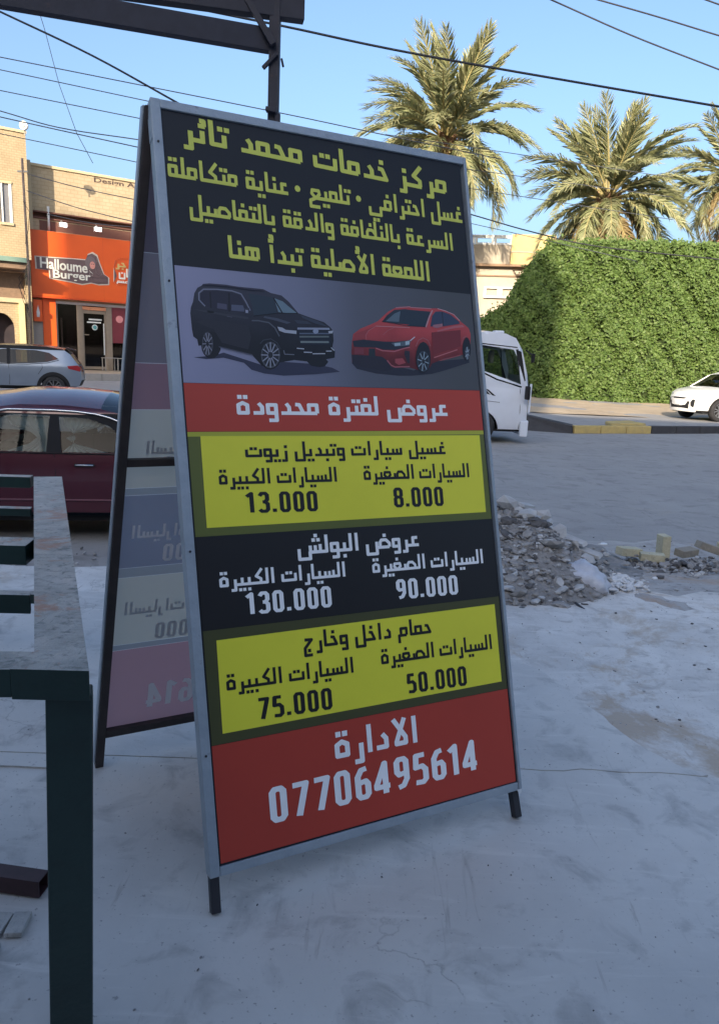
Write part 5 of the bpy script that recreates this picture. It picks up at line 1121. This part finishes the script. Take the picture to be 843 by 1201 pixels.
arch = [( -3.2, 0), (-1.75, 0)]+[(-1.05+.70*math.cos(a), 2.15+.72*math.sin(a)) for a in [math.pi-math.pi*k/10 for k in range(11)]]+[(-.35, 0), (-.14, 0), (-.14, 3.4), (-3.2, 3.4)]
m_ = MB(); m_.prism(arch, lambda a, b, d: (a, d, b), .1, .35); m_.build('arch_wall', M_wallA, A); bx_(A, -9, -3.2, .1, .35, 0, 3.4, 'wall', M_wallA); bx_(A, -8, .2, .9, 1.1, 0, 3.4, 'door', M_sdark)
cm_ = thing('wall_lamp', 'small round white lamp on the top corner of the yellow brick building', 'lamp', (-17.55+.35, 39.3, 11.75), 0)
m_ = MB(); m_.tube([(0, 0, -.35), (0, 0, .0)], .03, 6); m_.build('bracket', M_pipe, cm_); m_ = MB(); m_.tube([(0, -.02, .08), (0, -.16, .08)], .2, 16); m_.build('lamp_head', M_white, cm_); m_ = MB(); m_.tube([(0, -.161, .08), (0, -.19, .08)], .11, 14); m_.build('lens', M_pipe, cm_)
# utility pole between the two buildings
pl = thing('utility_pole', 'slim dark utility pole carrying cables at the corner between the two left buildings', 'pole', (-17.10, 38.6, 0), 0)
m_ = MB(); m_.tube([(0, 0, -.02), (.05, 0, 5), (.0, 0, 10.2)], .06, 8); m_.build('pole_shaft', pm('rusty_pole', (.20, .15, .12), (.12, .09, .08), rough=.8), pl, smooth=True)
for z, L_ in ((9.6, .5),): m_ = MB(); m_.box((0, 0, z), (L_, .07, .07)); m_.build('cross_arm', M_pipe, pl)
rnd = random.Random(4)
for k in range(5):
    m_ = MB(); z0 = rnd.uniform(4, 8.6); pts = [(0, -.1, z0), (rnd.uniform(-.5, .5), -.15, z0-.5), (rnd.uniform(-.4, .4), -.15, z0-1.3), (0, -.1, z0-2.0)]; m_.tube(pts, .014, 5); m_.build('cable_loop', M_dark, pl)
# ---------------------------------------------------------------- beige villa behind the hedge
M_villa = pm('villa_render', (.46, .40, .32), (.38, .33, .26), scale=.8, rough=.9, c3=(.42, .32, .22), s3=.5, t3=.6); M_vy = pm('villa_yellow_stone', (.62, .46, .22), (.54, .39, .18), scale=1.2, rough=.9)
Cb = thing('villa', 'beige two storey villa with slotted parapets behind the left end of the hedge', 'building', (7.10, 55, 0), R(-8))
bx_(Cb, -7, 8.5, 0, .3, 4.53, 8.0, 'wall', M_villa); bx_(Cb, -7, 8.5, 1.0, 9, -.4, 7.99, 'wall', M_brownw); bx_(Cb, -7, 8.6, -.5, 1.2, 8.0, 8.16, 'floor_slab', M_brownw); bx_(Cb, -7, 8.5, .5, 9, 8.16, 9.3, 'wall', M_villa)
bx_(Cb, -7, 2.70, -.2, 0, 8.16, 9.45, 'parapet', M_villa); bx_(Cb, -7, 2.85, -.24, .04, 9.99, 10.10, 'parapet_cap', M_white)
def slots(x0, n, z0, z1, wd):
    for k in range(n):
        a = x0+k*wd; fr_ = [(a+.02, z0), (a+wd-.06, z0), (a+wd-.06, z1), (a+.02, z1)]
        for (p, q, r_, s_) in ((a, a+.16, z0, z1), (a+wd-.18, a+wd-.02, z0, z1), (a+.16, a+wd-.18, z0, z0+.13), (a+.16, a+wd-.18, z1-.1, z1)): bx_(Cb, p, q, -.22, -.06, r_, s_, 'balustrade_frame', M_white)
slots(-4.95, 6, 9.46, 9.985, 1.30); slots(1.08, 2, 5.88, 6.62, 1.12)
bx_(Cb, 2.75, 5.75, -.35, .5, 8.17, 10.16, 'stair_tower', M_vy); bx_(Cb, 5.75, 8.5, .0, .5, 8.17, 9.9, 'wall', M_villa); bx_(Cb, 2.75, 5.75, -.40, -.352, 8.95, 9.02, 'string_course', M_villa)
m_ = MB(); m_.prism([(2.9, 7.99), (4.6, 7.99), (4.0, 7.55), (3.2, 7.5)], lambda a, b, d: (a, d, b), -.6, -.05); m_.build('canopy_scroll', M_brownw, Cb); bx_(Cb, 0, 4, -.10, -.01, 7.35, 7.45, 'string_course', M_brownw)
bx_(Cb, -7, 8.5, .3, 1.0, 3.9, 4.53, 'garage_lintel', M_sdark)
for k in range(9): bx_(Cb, -7, 8.5, .88, .98, .2+k*.4, .2+k*.4+.36, 'shutter_slat', pm('brown_shutter', (.34, .22, .15), rough=.7))
# far flat-roofed block and dome-like roof behind the second palm
Df = thing('distant_building', 'grey low building with a rounded roof far behind the middle palm', 'building', (23.0, 75, 0), 0)
bx_(Df, -9, 9, 0, 8, -.5, 12.6, 'wall', pm('grey_far_wall', (.26, .27, .25), rough=.9)); m_ = MB(); m_.prism([(-2.8, 12.6), (-2.2, 13.9), (-.6, 14.7), (.9, 14.7), (2.3, 13.9), (2.9, 12.6)], lambda a, b, d: (a, d, b), .5, 6); m_.build('rounded_roof', pm('dark_roof_far', (.12, .14, .13), rough=.9), Df)
# ---------------------------------------------------------------- sand verge, kerb island
grid('sandy_verge', 3.0, 70, 28.0, 62, 120, 60, lambda x, y: -.335+.03*noise2(x*.5, y*.6, 3)+.0, M_sand)
isl = [(4.2, 25.6), (5.35, 22.6), (5.78, 20.45), (8.22, 21.44), (10.75, 22.45), (16, 24.5), (26, 28.4), (25.6, 29.6), (15.4, 25.8), (9.0, 23.6), (7.2, 24.2), (5.0, 27.0)]
sheet('kerb_island', isl, -.20, M_asph, thick=.25)
M_ky = pm('yellow_kerb_paint', (.52, .39, .14), (.40, .31, .13), scale=5, rough=.8, c3=(.25, .22, .18), s3=4, t3=.6); M_kb = pm('black_kerb_paint', (.05, .05, .055), (.035, .035, .04), scale=5, rough=.8, c3=(.12, .12, .12), s3=4, t3=.62)
ik = bpy.data.objects['kerb_island']
path = [(4.25, 25.3), (5.30, 22.5), (5.74, 20.42), (8.22, 21.38), (10.75, 22.40), (16, 24.45), (26, 28.35)]
acc = 0
for (a, b) in zip(path, path[1:]):
    L_ = math.dist(a, b); n_ = max(1, round(L_/.9))
    for k in range(n_):
        p = (a[0]+(b[0]-a[0])*(k+.01)/n_, a[1]+(b[1]-a[1])*(k+.01)/n_); q = (a[0]+(b[0]-a[0])*(k+.985)/n_, a[1]+(b[1]-a[1])*(k+.985)/n_)
        yel = 5.9 < (p[0]+q[0])/2 < 8.4 or 13.5 < p[0] < 16.5
        hh = .22
        m_ = MB(); m_.bar((p[0], p[1], -.36+hh/2), (q[0], q[1], -.36+hh/2), .20, hh); o = m_.build('kerb_stone', M_ky if yel else M_kb, ik, bevel=.02)
# ramped black nose by the truck
m_ = MB(); vs = [(3.6, 20.9, -.36), (5.72, 20.28, -.36), (5.9, 20.9, -.36), (4.0, 22.6, -.36), (3.7, 21.1, .0), (4.3, 20.95, .10), (5.70, 20.30, -.14), (5.86, 20.8, -.14), (4.5, 22.0, .06)]
m_.add(vs, [(0, 1, 6, 5, 4), (1, 2, 7, 6), (2, 3, 8, 7), (3, 0, 4, 8), (4, 5, 8), (5, 6, 7, 8)]); m_.build('kerb_ramp', M_kb, ik, bevel=.02)
m_ = MB(); m_.prism([(7.0, 21.05), (8.2, 21.6), (8.05, 22.6), (7.1, 21.9)], lambda a, b, d: (a, b, d), -.2, -.09); m_.build('kerb_nose', M_ky, ik, bevel=.03)
# ---------------------------------------------------------------- tall hedge
def leafmat(name, cols, rough=.5, tr=.25):
    m = bpy.data.materials.new(name); m.use_nodes = True; n = m.node_tree; b = n.nodes['Principled BSDF']; b.inputs['Roughness'].default_value = rough; b.inputs['Specular IOR Level'].default_value = .3
    g = n.nodes.new('ShaderNodeNewGeometry'); cr = n.nodes.new('ShaderNodeValToRGB'); n.links.new(g.outputs['Random Per Island'], cr.inputs[0])
    e = cr.color_ramp.elements; e[0].color = (*cols[0], 1); e[1].color = (*cols[-1], 1)
    for i, c in enumerate(cols[1:-1]): k = e.new((i+1)/(len(cols)-1)); k.color = (*c, 1)
    n.links.new(cr.outputs[0], b.inputs['Base Color'])
    if tr:
        t = n.nodes.new('ShaderNodeBsdfTranslucent'); mx = n.nodes.new('ShaderNodeMixShader'); mx.inputs[0].default_value = tr; n.links.new(cr.outputs[0], t.inputs[0]); n.links.new(b.outputs[0], mx.inputs[1]); n.links.new(t.outputs[0], mx.inputs[2])
        n.links.new(mx.outputs[0], n.nodes['Material Output'].inputs[0])
    return m
M_leaf = leafmat('hedge_leaves', [(.055, .10, .024), (.10, .165, .04), (.14, .21, .055), (.08, .135, .032), (.17, .235, .075)])
hedge = thing('tall_hedge', 'tall clipped green hedge filling the right background, sunlit front with a ragged left end', 'hedge', (14, 40, -.33))
HX = [(5.9, 2.6), (6.4, 3.9), (7.6, 4.6), (8.0, 5.7), (8.5, 6.6), (9.0, 7.4), (9.5, 7.8), (12.4, 7.95), (17.8, 7.9), (34, 8.0)]
def HT(x):
    for (a, ha), (b, hb) in zip(HX, HX[1:]):
        if a <= x <= b: return ha+(hb-ha)*(x-a)/(b-a)
    return 0
def HF(x, z): return (40.0-.16*(x-9.4) if x > 9.4 else 40.0+(9.4-x)*.55)+.22*noise2(x*1.6, z*1.7, 5)+.12*noise2(x*4.1, z*4.3, 1)-.25*math.sin(min(1, z/8)*3.1)*.6
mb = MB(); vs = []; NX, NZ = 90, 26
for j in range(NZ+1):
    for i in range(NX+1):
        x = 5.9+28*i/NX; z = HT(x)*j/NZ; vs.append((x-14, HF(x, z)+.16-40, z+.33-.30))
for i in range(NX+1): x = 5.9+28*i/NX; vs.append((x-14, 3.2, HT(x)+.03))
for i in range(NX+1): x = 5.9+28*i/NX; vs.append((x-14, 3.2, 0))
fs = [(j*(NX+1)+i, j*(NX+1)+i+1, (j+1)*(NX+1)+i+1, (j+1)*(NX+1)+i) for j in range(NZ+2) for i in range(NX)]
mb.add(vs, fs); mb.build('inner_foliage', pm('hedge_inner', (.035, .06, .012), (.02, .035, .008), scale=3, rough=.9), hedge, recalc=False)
rnd = random.Random(2); vs = []; fs = []
def leaf(p, nrm, s):
    t = nrm.orthogonal().normalized(); t.rotate(Matrix.Rotation(rnd.uniform(0, 6.28), 3, nrm)); u = nrm.cross(t); o = len(vs); w_ = s*.36
    vs.extend([tuple(p), tuple(p+t*s*.5+u*w_+nrm*s*.08), tuple(p+t*s), tuple(p+t*s*.5-u*w_+nrm*s*.08)]); fs.append((o, o+1, o+2, o+3))
NL = 80000
for i in range(NL):
    x = 5.9+rnd.random()**1.15*15.5; h_ = HT(x); r_ = rnd.random()
    if r_ < .90: z = rnd.random()*h_; y = HF(x, z)+abs(rnd.gauss(0, .10))-.04
    else: z = h_+rnd.gauss(0, .10)+.05*noise2(x*3, 1, 2); y = HF(x, z)+rnd.random()*2.5
    if x < 7 and rnd.random() < .3: x -= rnd.random()*.5
    g_ = noise2(x*2.7+.3, z*3.1, 4)+.6*noise2(x*6.3, z*7.1, 9)
    if r_ < .90 and g_ > 1.15-(.5 if z < 3.2 else 0) and rnd.random() < .85: continue
    nm = Vector((rnd.gauss(0, .6), -1+rnd.gauss(0, .5), rnd.gauss(.35, .6))).normalized()
    leaf(Vector((x-14, y-40, z+.03+(-.05 if z < .3 else 0))), nm, rnd.uniform(.09, .20))
mb = MB(); mb.add(vs, fs); o = mb.build('foliage', M_leaf, hedge, recalc=False); o['kind'] = 'stuff'
# twigs poking from the left shoulder
vs = []; fs = []
for k in range(60):
    x = rnd.uniform(5.9, 9.6); z0 = HT(x)-.1; L_ = rnd.uniform(.2, .7); lean = rnd.uniform(-.8, .3)
    for q in range(10): leaf(Vector((x-14+lean*L_*q/10+rnd.gauss(0, .04), HF(x, z0)+rnd.random()*.6-40, z0+.03+L_*q/10)), Vector((rnd.gauss(0, 1), -1, rnd.gauss(0, 1))).normalized(), .15)
mb = MB(); mb.add(vs, fs); o = mb.build('loose_sprigs', M_leaf, hedge, recalc=False); o['kind'] = 'stuff'
# ---------------------------------------------------------------- date palms
M_fr = [leafmat('palm_leaf', [(.21, .235, .11), (.28, .29, .145), (.36, .345, .195)], .5, .2), leafmat('palm_leaf_dry', [(.25, .19, .09), (.34, .26, .13)], .6, .2)]
M_rach = pm('palm_rachis', (.36, .30, .13), (.28, .24, .1), rough=.6); M_trunk = pm('palm_trunk', (.34, .20, .11), (.18, .11, .07), scale=5, rough=.95, bump=.8, bscale=12)
def frond_mesh(name, L_, droop, seed, mats):
    rr = random.Random(seed); m_ = MB(); N = 20; pts = []; x = z = 0; ang = .0
    for i in range(N+1):
        pts.append(Vector((x, 0, z))); ang = -droop*(i/N)**1.5; x += L_/N*math.cos(ang); z += L_/N*math.sin(ang)
    m_.tube(pts, .03, 4, 1, radii=[.045*(1-i/N)+.008 for i in range(N+1)], cap=False)
    NP = 62
    for k in range(NP):
        t = .16+.84*k/NP; i = min(N-1, int(t*N)); f = t*N-i; p = pts[i].lerp(pts[i+1], f); d = (pts[i+1]-pts[i]).normalized(); up = Vector((-d.z, 0, d.x))
        for sg in (1, -1):
            l = L_*.20*(math.sin(math.pi*min(1, (t-.05)*1.02))**.55)*rr.uniform(.8, 1.1)+.05; a = R(46)*(1-.35*t)+rr.gauss(0, .14)
            dr = (d*math.cos(a)+Vector((0, sg, 0))*math.sin(a)*.85+up*rr.uniform(.05, .45)).normalized(); tip = p+dr*l+Vector((0, 0, -l*l*.42)); w_ = d*(.040*L_/4.5)
            mdp = p+dr*l*.5+Vector((0, 0, -l*l*.03)); m_.add([p-w_*.6, p+w_*.6, mdp+w_, tip, mdp-w_], [(0, 1, 2, 3, 4)])
    me = bpy.data.meshes.new(name); me.from_pydata(m_.v, [], m_.f)
    for q in mats: me.materials.append(q)
    me.polygons.foreach_set('material_index', m_.m); return me
FM = [frond_mesh('frond', 4.6, 1.15, 1, [M_fr[0], M_rach]), frond_mesh('frond', 4.4, 1.6, 2, [M_fr[0], M_rach]), frond_mesh('frond', 4.2, .45, 3, [M_fr[0], M_rach]), frond_mesh('frond', 3.9, 1.5, 4, [M_fr[1], M_rach])]
def palm(lab, x, y, zc, sc, seed, n=52, wind=0, rt=.42):
    rr = random.Random(seed); T = thing('date_palm', lab, 'palm tree', (x, y, -.4), 0, 'date palms along the far side of the street'); H = zc+.4
    m_ = MB(); N = 30; NS = 14; vs = []
    rows = int(H/.16)
    for j in range(rows+1):
        z = H*j/rows; r0 = rt*(.72+.28*(j % 2))*(1+.25*max(0, (z-H+1.2)/1.2))
        for k in range(NS): a = 2*math.pi*(k+.5*(j//2 % 2))/NS; q = 1+(.14 if (k+j//2) % 2 else -.05); vs.append((r0*q*math.cos(a), r0*q*math.sin(a), z))
    m_.add(vs, [(j*NS+k, j*NS+(k+1) % NS, (j+1)*NS+(k+1) % NS, (j+1)*NS+k) for j in range(rows) for k in range(NS)]); m_.build('trunk', M_trunk, T, recalc=False)
    m_ = MB()
    for k in range(60): a = rr.uniform(0, 6.28); z = H-rr.uniform(.0, 1.3); m_.bar((rt*.8*math.cos(a), rt*.8*math.sin(a), z), (rt*1.5*math.cos(a), rt*1.5*math.sin(a), z+rr.uniform(.25, .5)), .13, .05)
    o = m_.build('frond_stub', M_trunk, T); o['kind'] = 'stuff'
    for i in range(n):
        t = (i+.5)/n; el = 84-t**.9*132+rr.gauss(0, 6); az = i*137.5+rr.uniform(-14, 14); dead = t > .9
        o = bpy.data.objects.new('frond', FM[3] if dead else FM[2 if t < .22 else (0 if t < .6 else 1)]); COL.objects.link(o); o.parent = T
        q = sc*rr.uniform(.86, 1.1); o.scale = (q, q, q); zb = H+.35*(1-2*t)
        ro = Matrix.Rotation(R(az), 4, 'Z') @ Matrix.Rotation(-R(el), 4, 'Y') @ Matrix.Rotation(rr.uniform(-.5, .5), 4, 'X')
        if wind: ro = Matrix.Rotation(wind, 4, 'Y') @ ro
        o.rotation_euler = ro.to_euler(); o.location = (.15*math.cos(R(az)), .15*math.sin(R(az)), zb)
    return T
palm('tall date palm rising just behind the top right corner of the price board', 4.34, 50, 14.9, 1.40, 3, 76, .10, .58)
palm('date palm standing behind the middle of the tall hedge', 13.0, 43.6, 10.5, 1.12, 8, 80, 0, .46)
palm('date palm cut by the right edge of the picture', 21.2, 47, 12.6, .95, 5, 60, 0, .40)
# ---------------------------------------------------------------- overhead wires
WR = [
 ('thick black cable running from the canopy post across the first palm', .016, [(-2.99, 11, 6.0), (-1.31, 11, 5.76), (.64, 11, 5.47), (4.64, 11, 5.0), (6.39, 11, 4.8)]),
 ('black cable crossing the upper right sky above the thick one', .013, [(.83, 14, 8.18), (2.85, 14, 7.49), (4.27, 14, 7.0), (5.83, 14, 6.53), (7.99, 14, 5.88)]),
 ('thin black cable nearest the top right corner', .013, [(1.53, 14, 7.96), (3.63, 14, 7.52), (4.67, 14, 7.3), (5.76, 14, 7.05), (7.92, 14, 6.57)]),
 ('short piece of cable cut by the top right corner', .013, [(3.26, 14, 8.15), (5.35, 14, 7.61), (5.69, 14, 7.52), (7.82, 14, 6.96)]),
 ('black cable sloping down from the left edge to the top of the price board', .010, [(-4.78, 8, 5.05), (-3.69, 8, 4.62), (-2.79, 8, 4.26), (-1.92, 8, 3.85), (-.79, 8, 3.32)]),
 ('highest thin wire across the left sky, passing behind the canopy post', .014, [(-13.56, 22, 9.46), (-10.22, 22, 8.98), (-6.54, 22, 8.45), (-2.59, 22, 7.88), (0, 22, 7.48), (3.48, 22, 6.95)]),
 ('second thin wire from the top in the left sky', .014, [(-14.82, 24, 9.88), (-11.17, 24, 9.32), (-6.89, 24, 8.65), (-3.15, 24, 8.07)]),
 ('third thin wire from the top in the left sky', .014, [(-14.88, 24, 9.3), (-11.2, 24, 8.76), (-7.03, 24, 8.15), (-3.27, 24, 7.61)]),
 ('sagging wire just above the beige shop parapet, upper of two that cross', .018, [(-16.07, 26, 9.65), (-12.17, 26, 8.76), (-10.25, 26, 8.33), (-7.71, 26, 8.07), (-3.58, 26, 7.65)]),
 ('sagging wire just above the beige shop parapet, lower of two that cross', .018, [(-16.17, 26, 9.26), (-12.18, 26, 8.58), (-9.98, 26, 8.21), (-7.71, 26, 7.84), (-3.62, 26, 7.16)]),
 ('lowest wire in the left sky, from the brick building roof to the board', .014, [(-15.42, 26, 8.57), (-11.38, 26, 7.95), (-7.78, 26, 7.39), (-3.66, 26, 6.76)]),
 ('dark cable sagging across the beige villa and the top of the hedge', .016, [(-.69, 20, 5.84), (2.47, 20, 5.13), (4.02, 20, 4.78), (5.8, 20, 4.48), (8.95, 20, 4.29), (12.26, 20, 4.1)]),
 ('faint wire between the two palms, highest', .013, [(.37, 30, 9.62), (5.15, 30, 9.15), (6.44, 30, 9.02), (11.26, 30, 8.54)]),
 ('faint wire between the two palms, second', .013, [(-.89, 30, 8.93), (3.91, 30, 8.5), (6.51, 30, 8.27), (11.36, 30, 7.85)]),
 ('faint wire between the two palms, third', .013, [(-1.02, 30, 8.33), (3.8, 30, 7.84), (6.58, 30, 7.55), (11.45, 30, 7.05)]),
 ('faint wire between the two palms, lowest', .013, [(-1.02, 30, 7.45), (3.79, 30, 6.61), (5.38, 30, 6.34), (10.27, 30, 5.49)]),
 ('cable strung along the upper wall of the beige shop building', .022, [(-16.63, 38, 9.37), (-14.0, 38, 8.82), (-11.42, 38, 8.41)]),
 ('steeper cable strung across the beige shop wall below the parapet wire', .022, [(-16.67, 38, 8.61), (-14.2, 38, 7.92), (-11.44, 38, 7.38)]),
 ('cable over the orange signboard lamps', .020, [(-15.73, 38, 7.58), (-13.51, 38, 7.25), (-11.23, 38, 7.15)])]
M_wire = pm('black_cable', (.03, .03, .035), rough=.6); M_wireg = pm('grey_cable', (.07, .075, .09), rough=.6)
for i, (lb, r_, pts) in enumerate(WR):
    P_ = [Vector(p) for p in pts]; out = []
    for k in range(len(P_)-1):
        p0 = P_[max(k-1, 0)]; p1 = P_[k]; p2 = P_[k+1]; p3 = P_[min(k+2, len(P_)-1)]
        for s_ in range(6):
            t = s_/6; out.append(.5*((2*p1)+(p2-p0)*t+(2*p0-5*p1+4*p2-p3)*t*t+(3*p1-p0-3*p2+p3)*t**3))
    out.append(P_[-1]); m_ = MB(); m_.tube(out, r_, 5); o = m_.build('overhead_cable', M_wire if i in (0, 1, 2, 3, 4, 11) else M_wireg, smooth=True)
    tag(o, lb, 'cable', 'overhead cables strung across the street')
# thin kite string hanging by the left wires
m_ = MB(); m_.tube([(-10.9, 26, 12.2), (-10.6, 26, 11.2), (-10.2, 26, 9.6), (-9.7, 26, 8.2), (-9.2, 26, 7.3)], .010, 4); o = m_.build('hanging_string', M_wireg); tag(o, 'thin loose string hanging down across the wires in the left sky', 'string')
# ---------------------------------------------------------------- the street behind the camera: the blocks that shade the yard
M_bl = pm('shade_block_render', (.40, .34, .27), rough=.9)
def block(lab, x0, x1, y1, H, nx, nz):
    T = thing('apartment_block', lab, 'building', ((x0+x1)/2, y1-6, -.4)); w0 = (x1-x0)
    m_ = MB(); m_.box((0, 0, H/2), (w0, 12, H)); m_.build('wall', M_bl, T)
    m_ = MB(); m_.box((0, 0, H+.15), (w0+.3, 12.3, .3)); m_.build('parapet', M_cream, T)
    for i in range(nx):
        for j in range(nz):
            f_ = MB(); f_.box((-w0/2+w0*(i+.5)/nx, 6.03, 1.9+(H-2)*(j+.3)/nz), (1.3, .06, 1.4)); q = f_.build('window', M_dglass, T)
block('low rendered block behind the viewer on the right', -13.3, 70, -35.0, 23.0, 10, 4)
block('tall rendered apartment block behind the viewer', -38, -13.4, -35.0, 38.2, 6, 8)
block('mid height rendered block behind the viewer on the left', -90, -38.1, -35.0, 27.0, 8, 5)
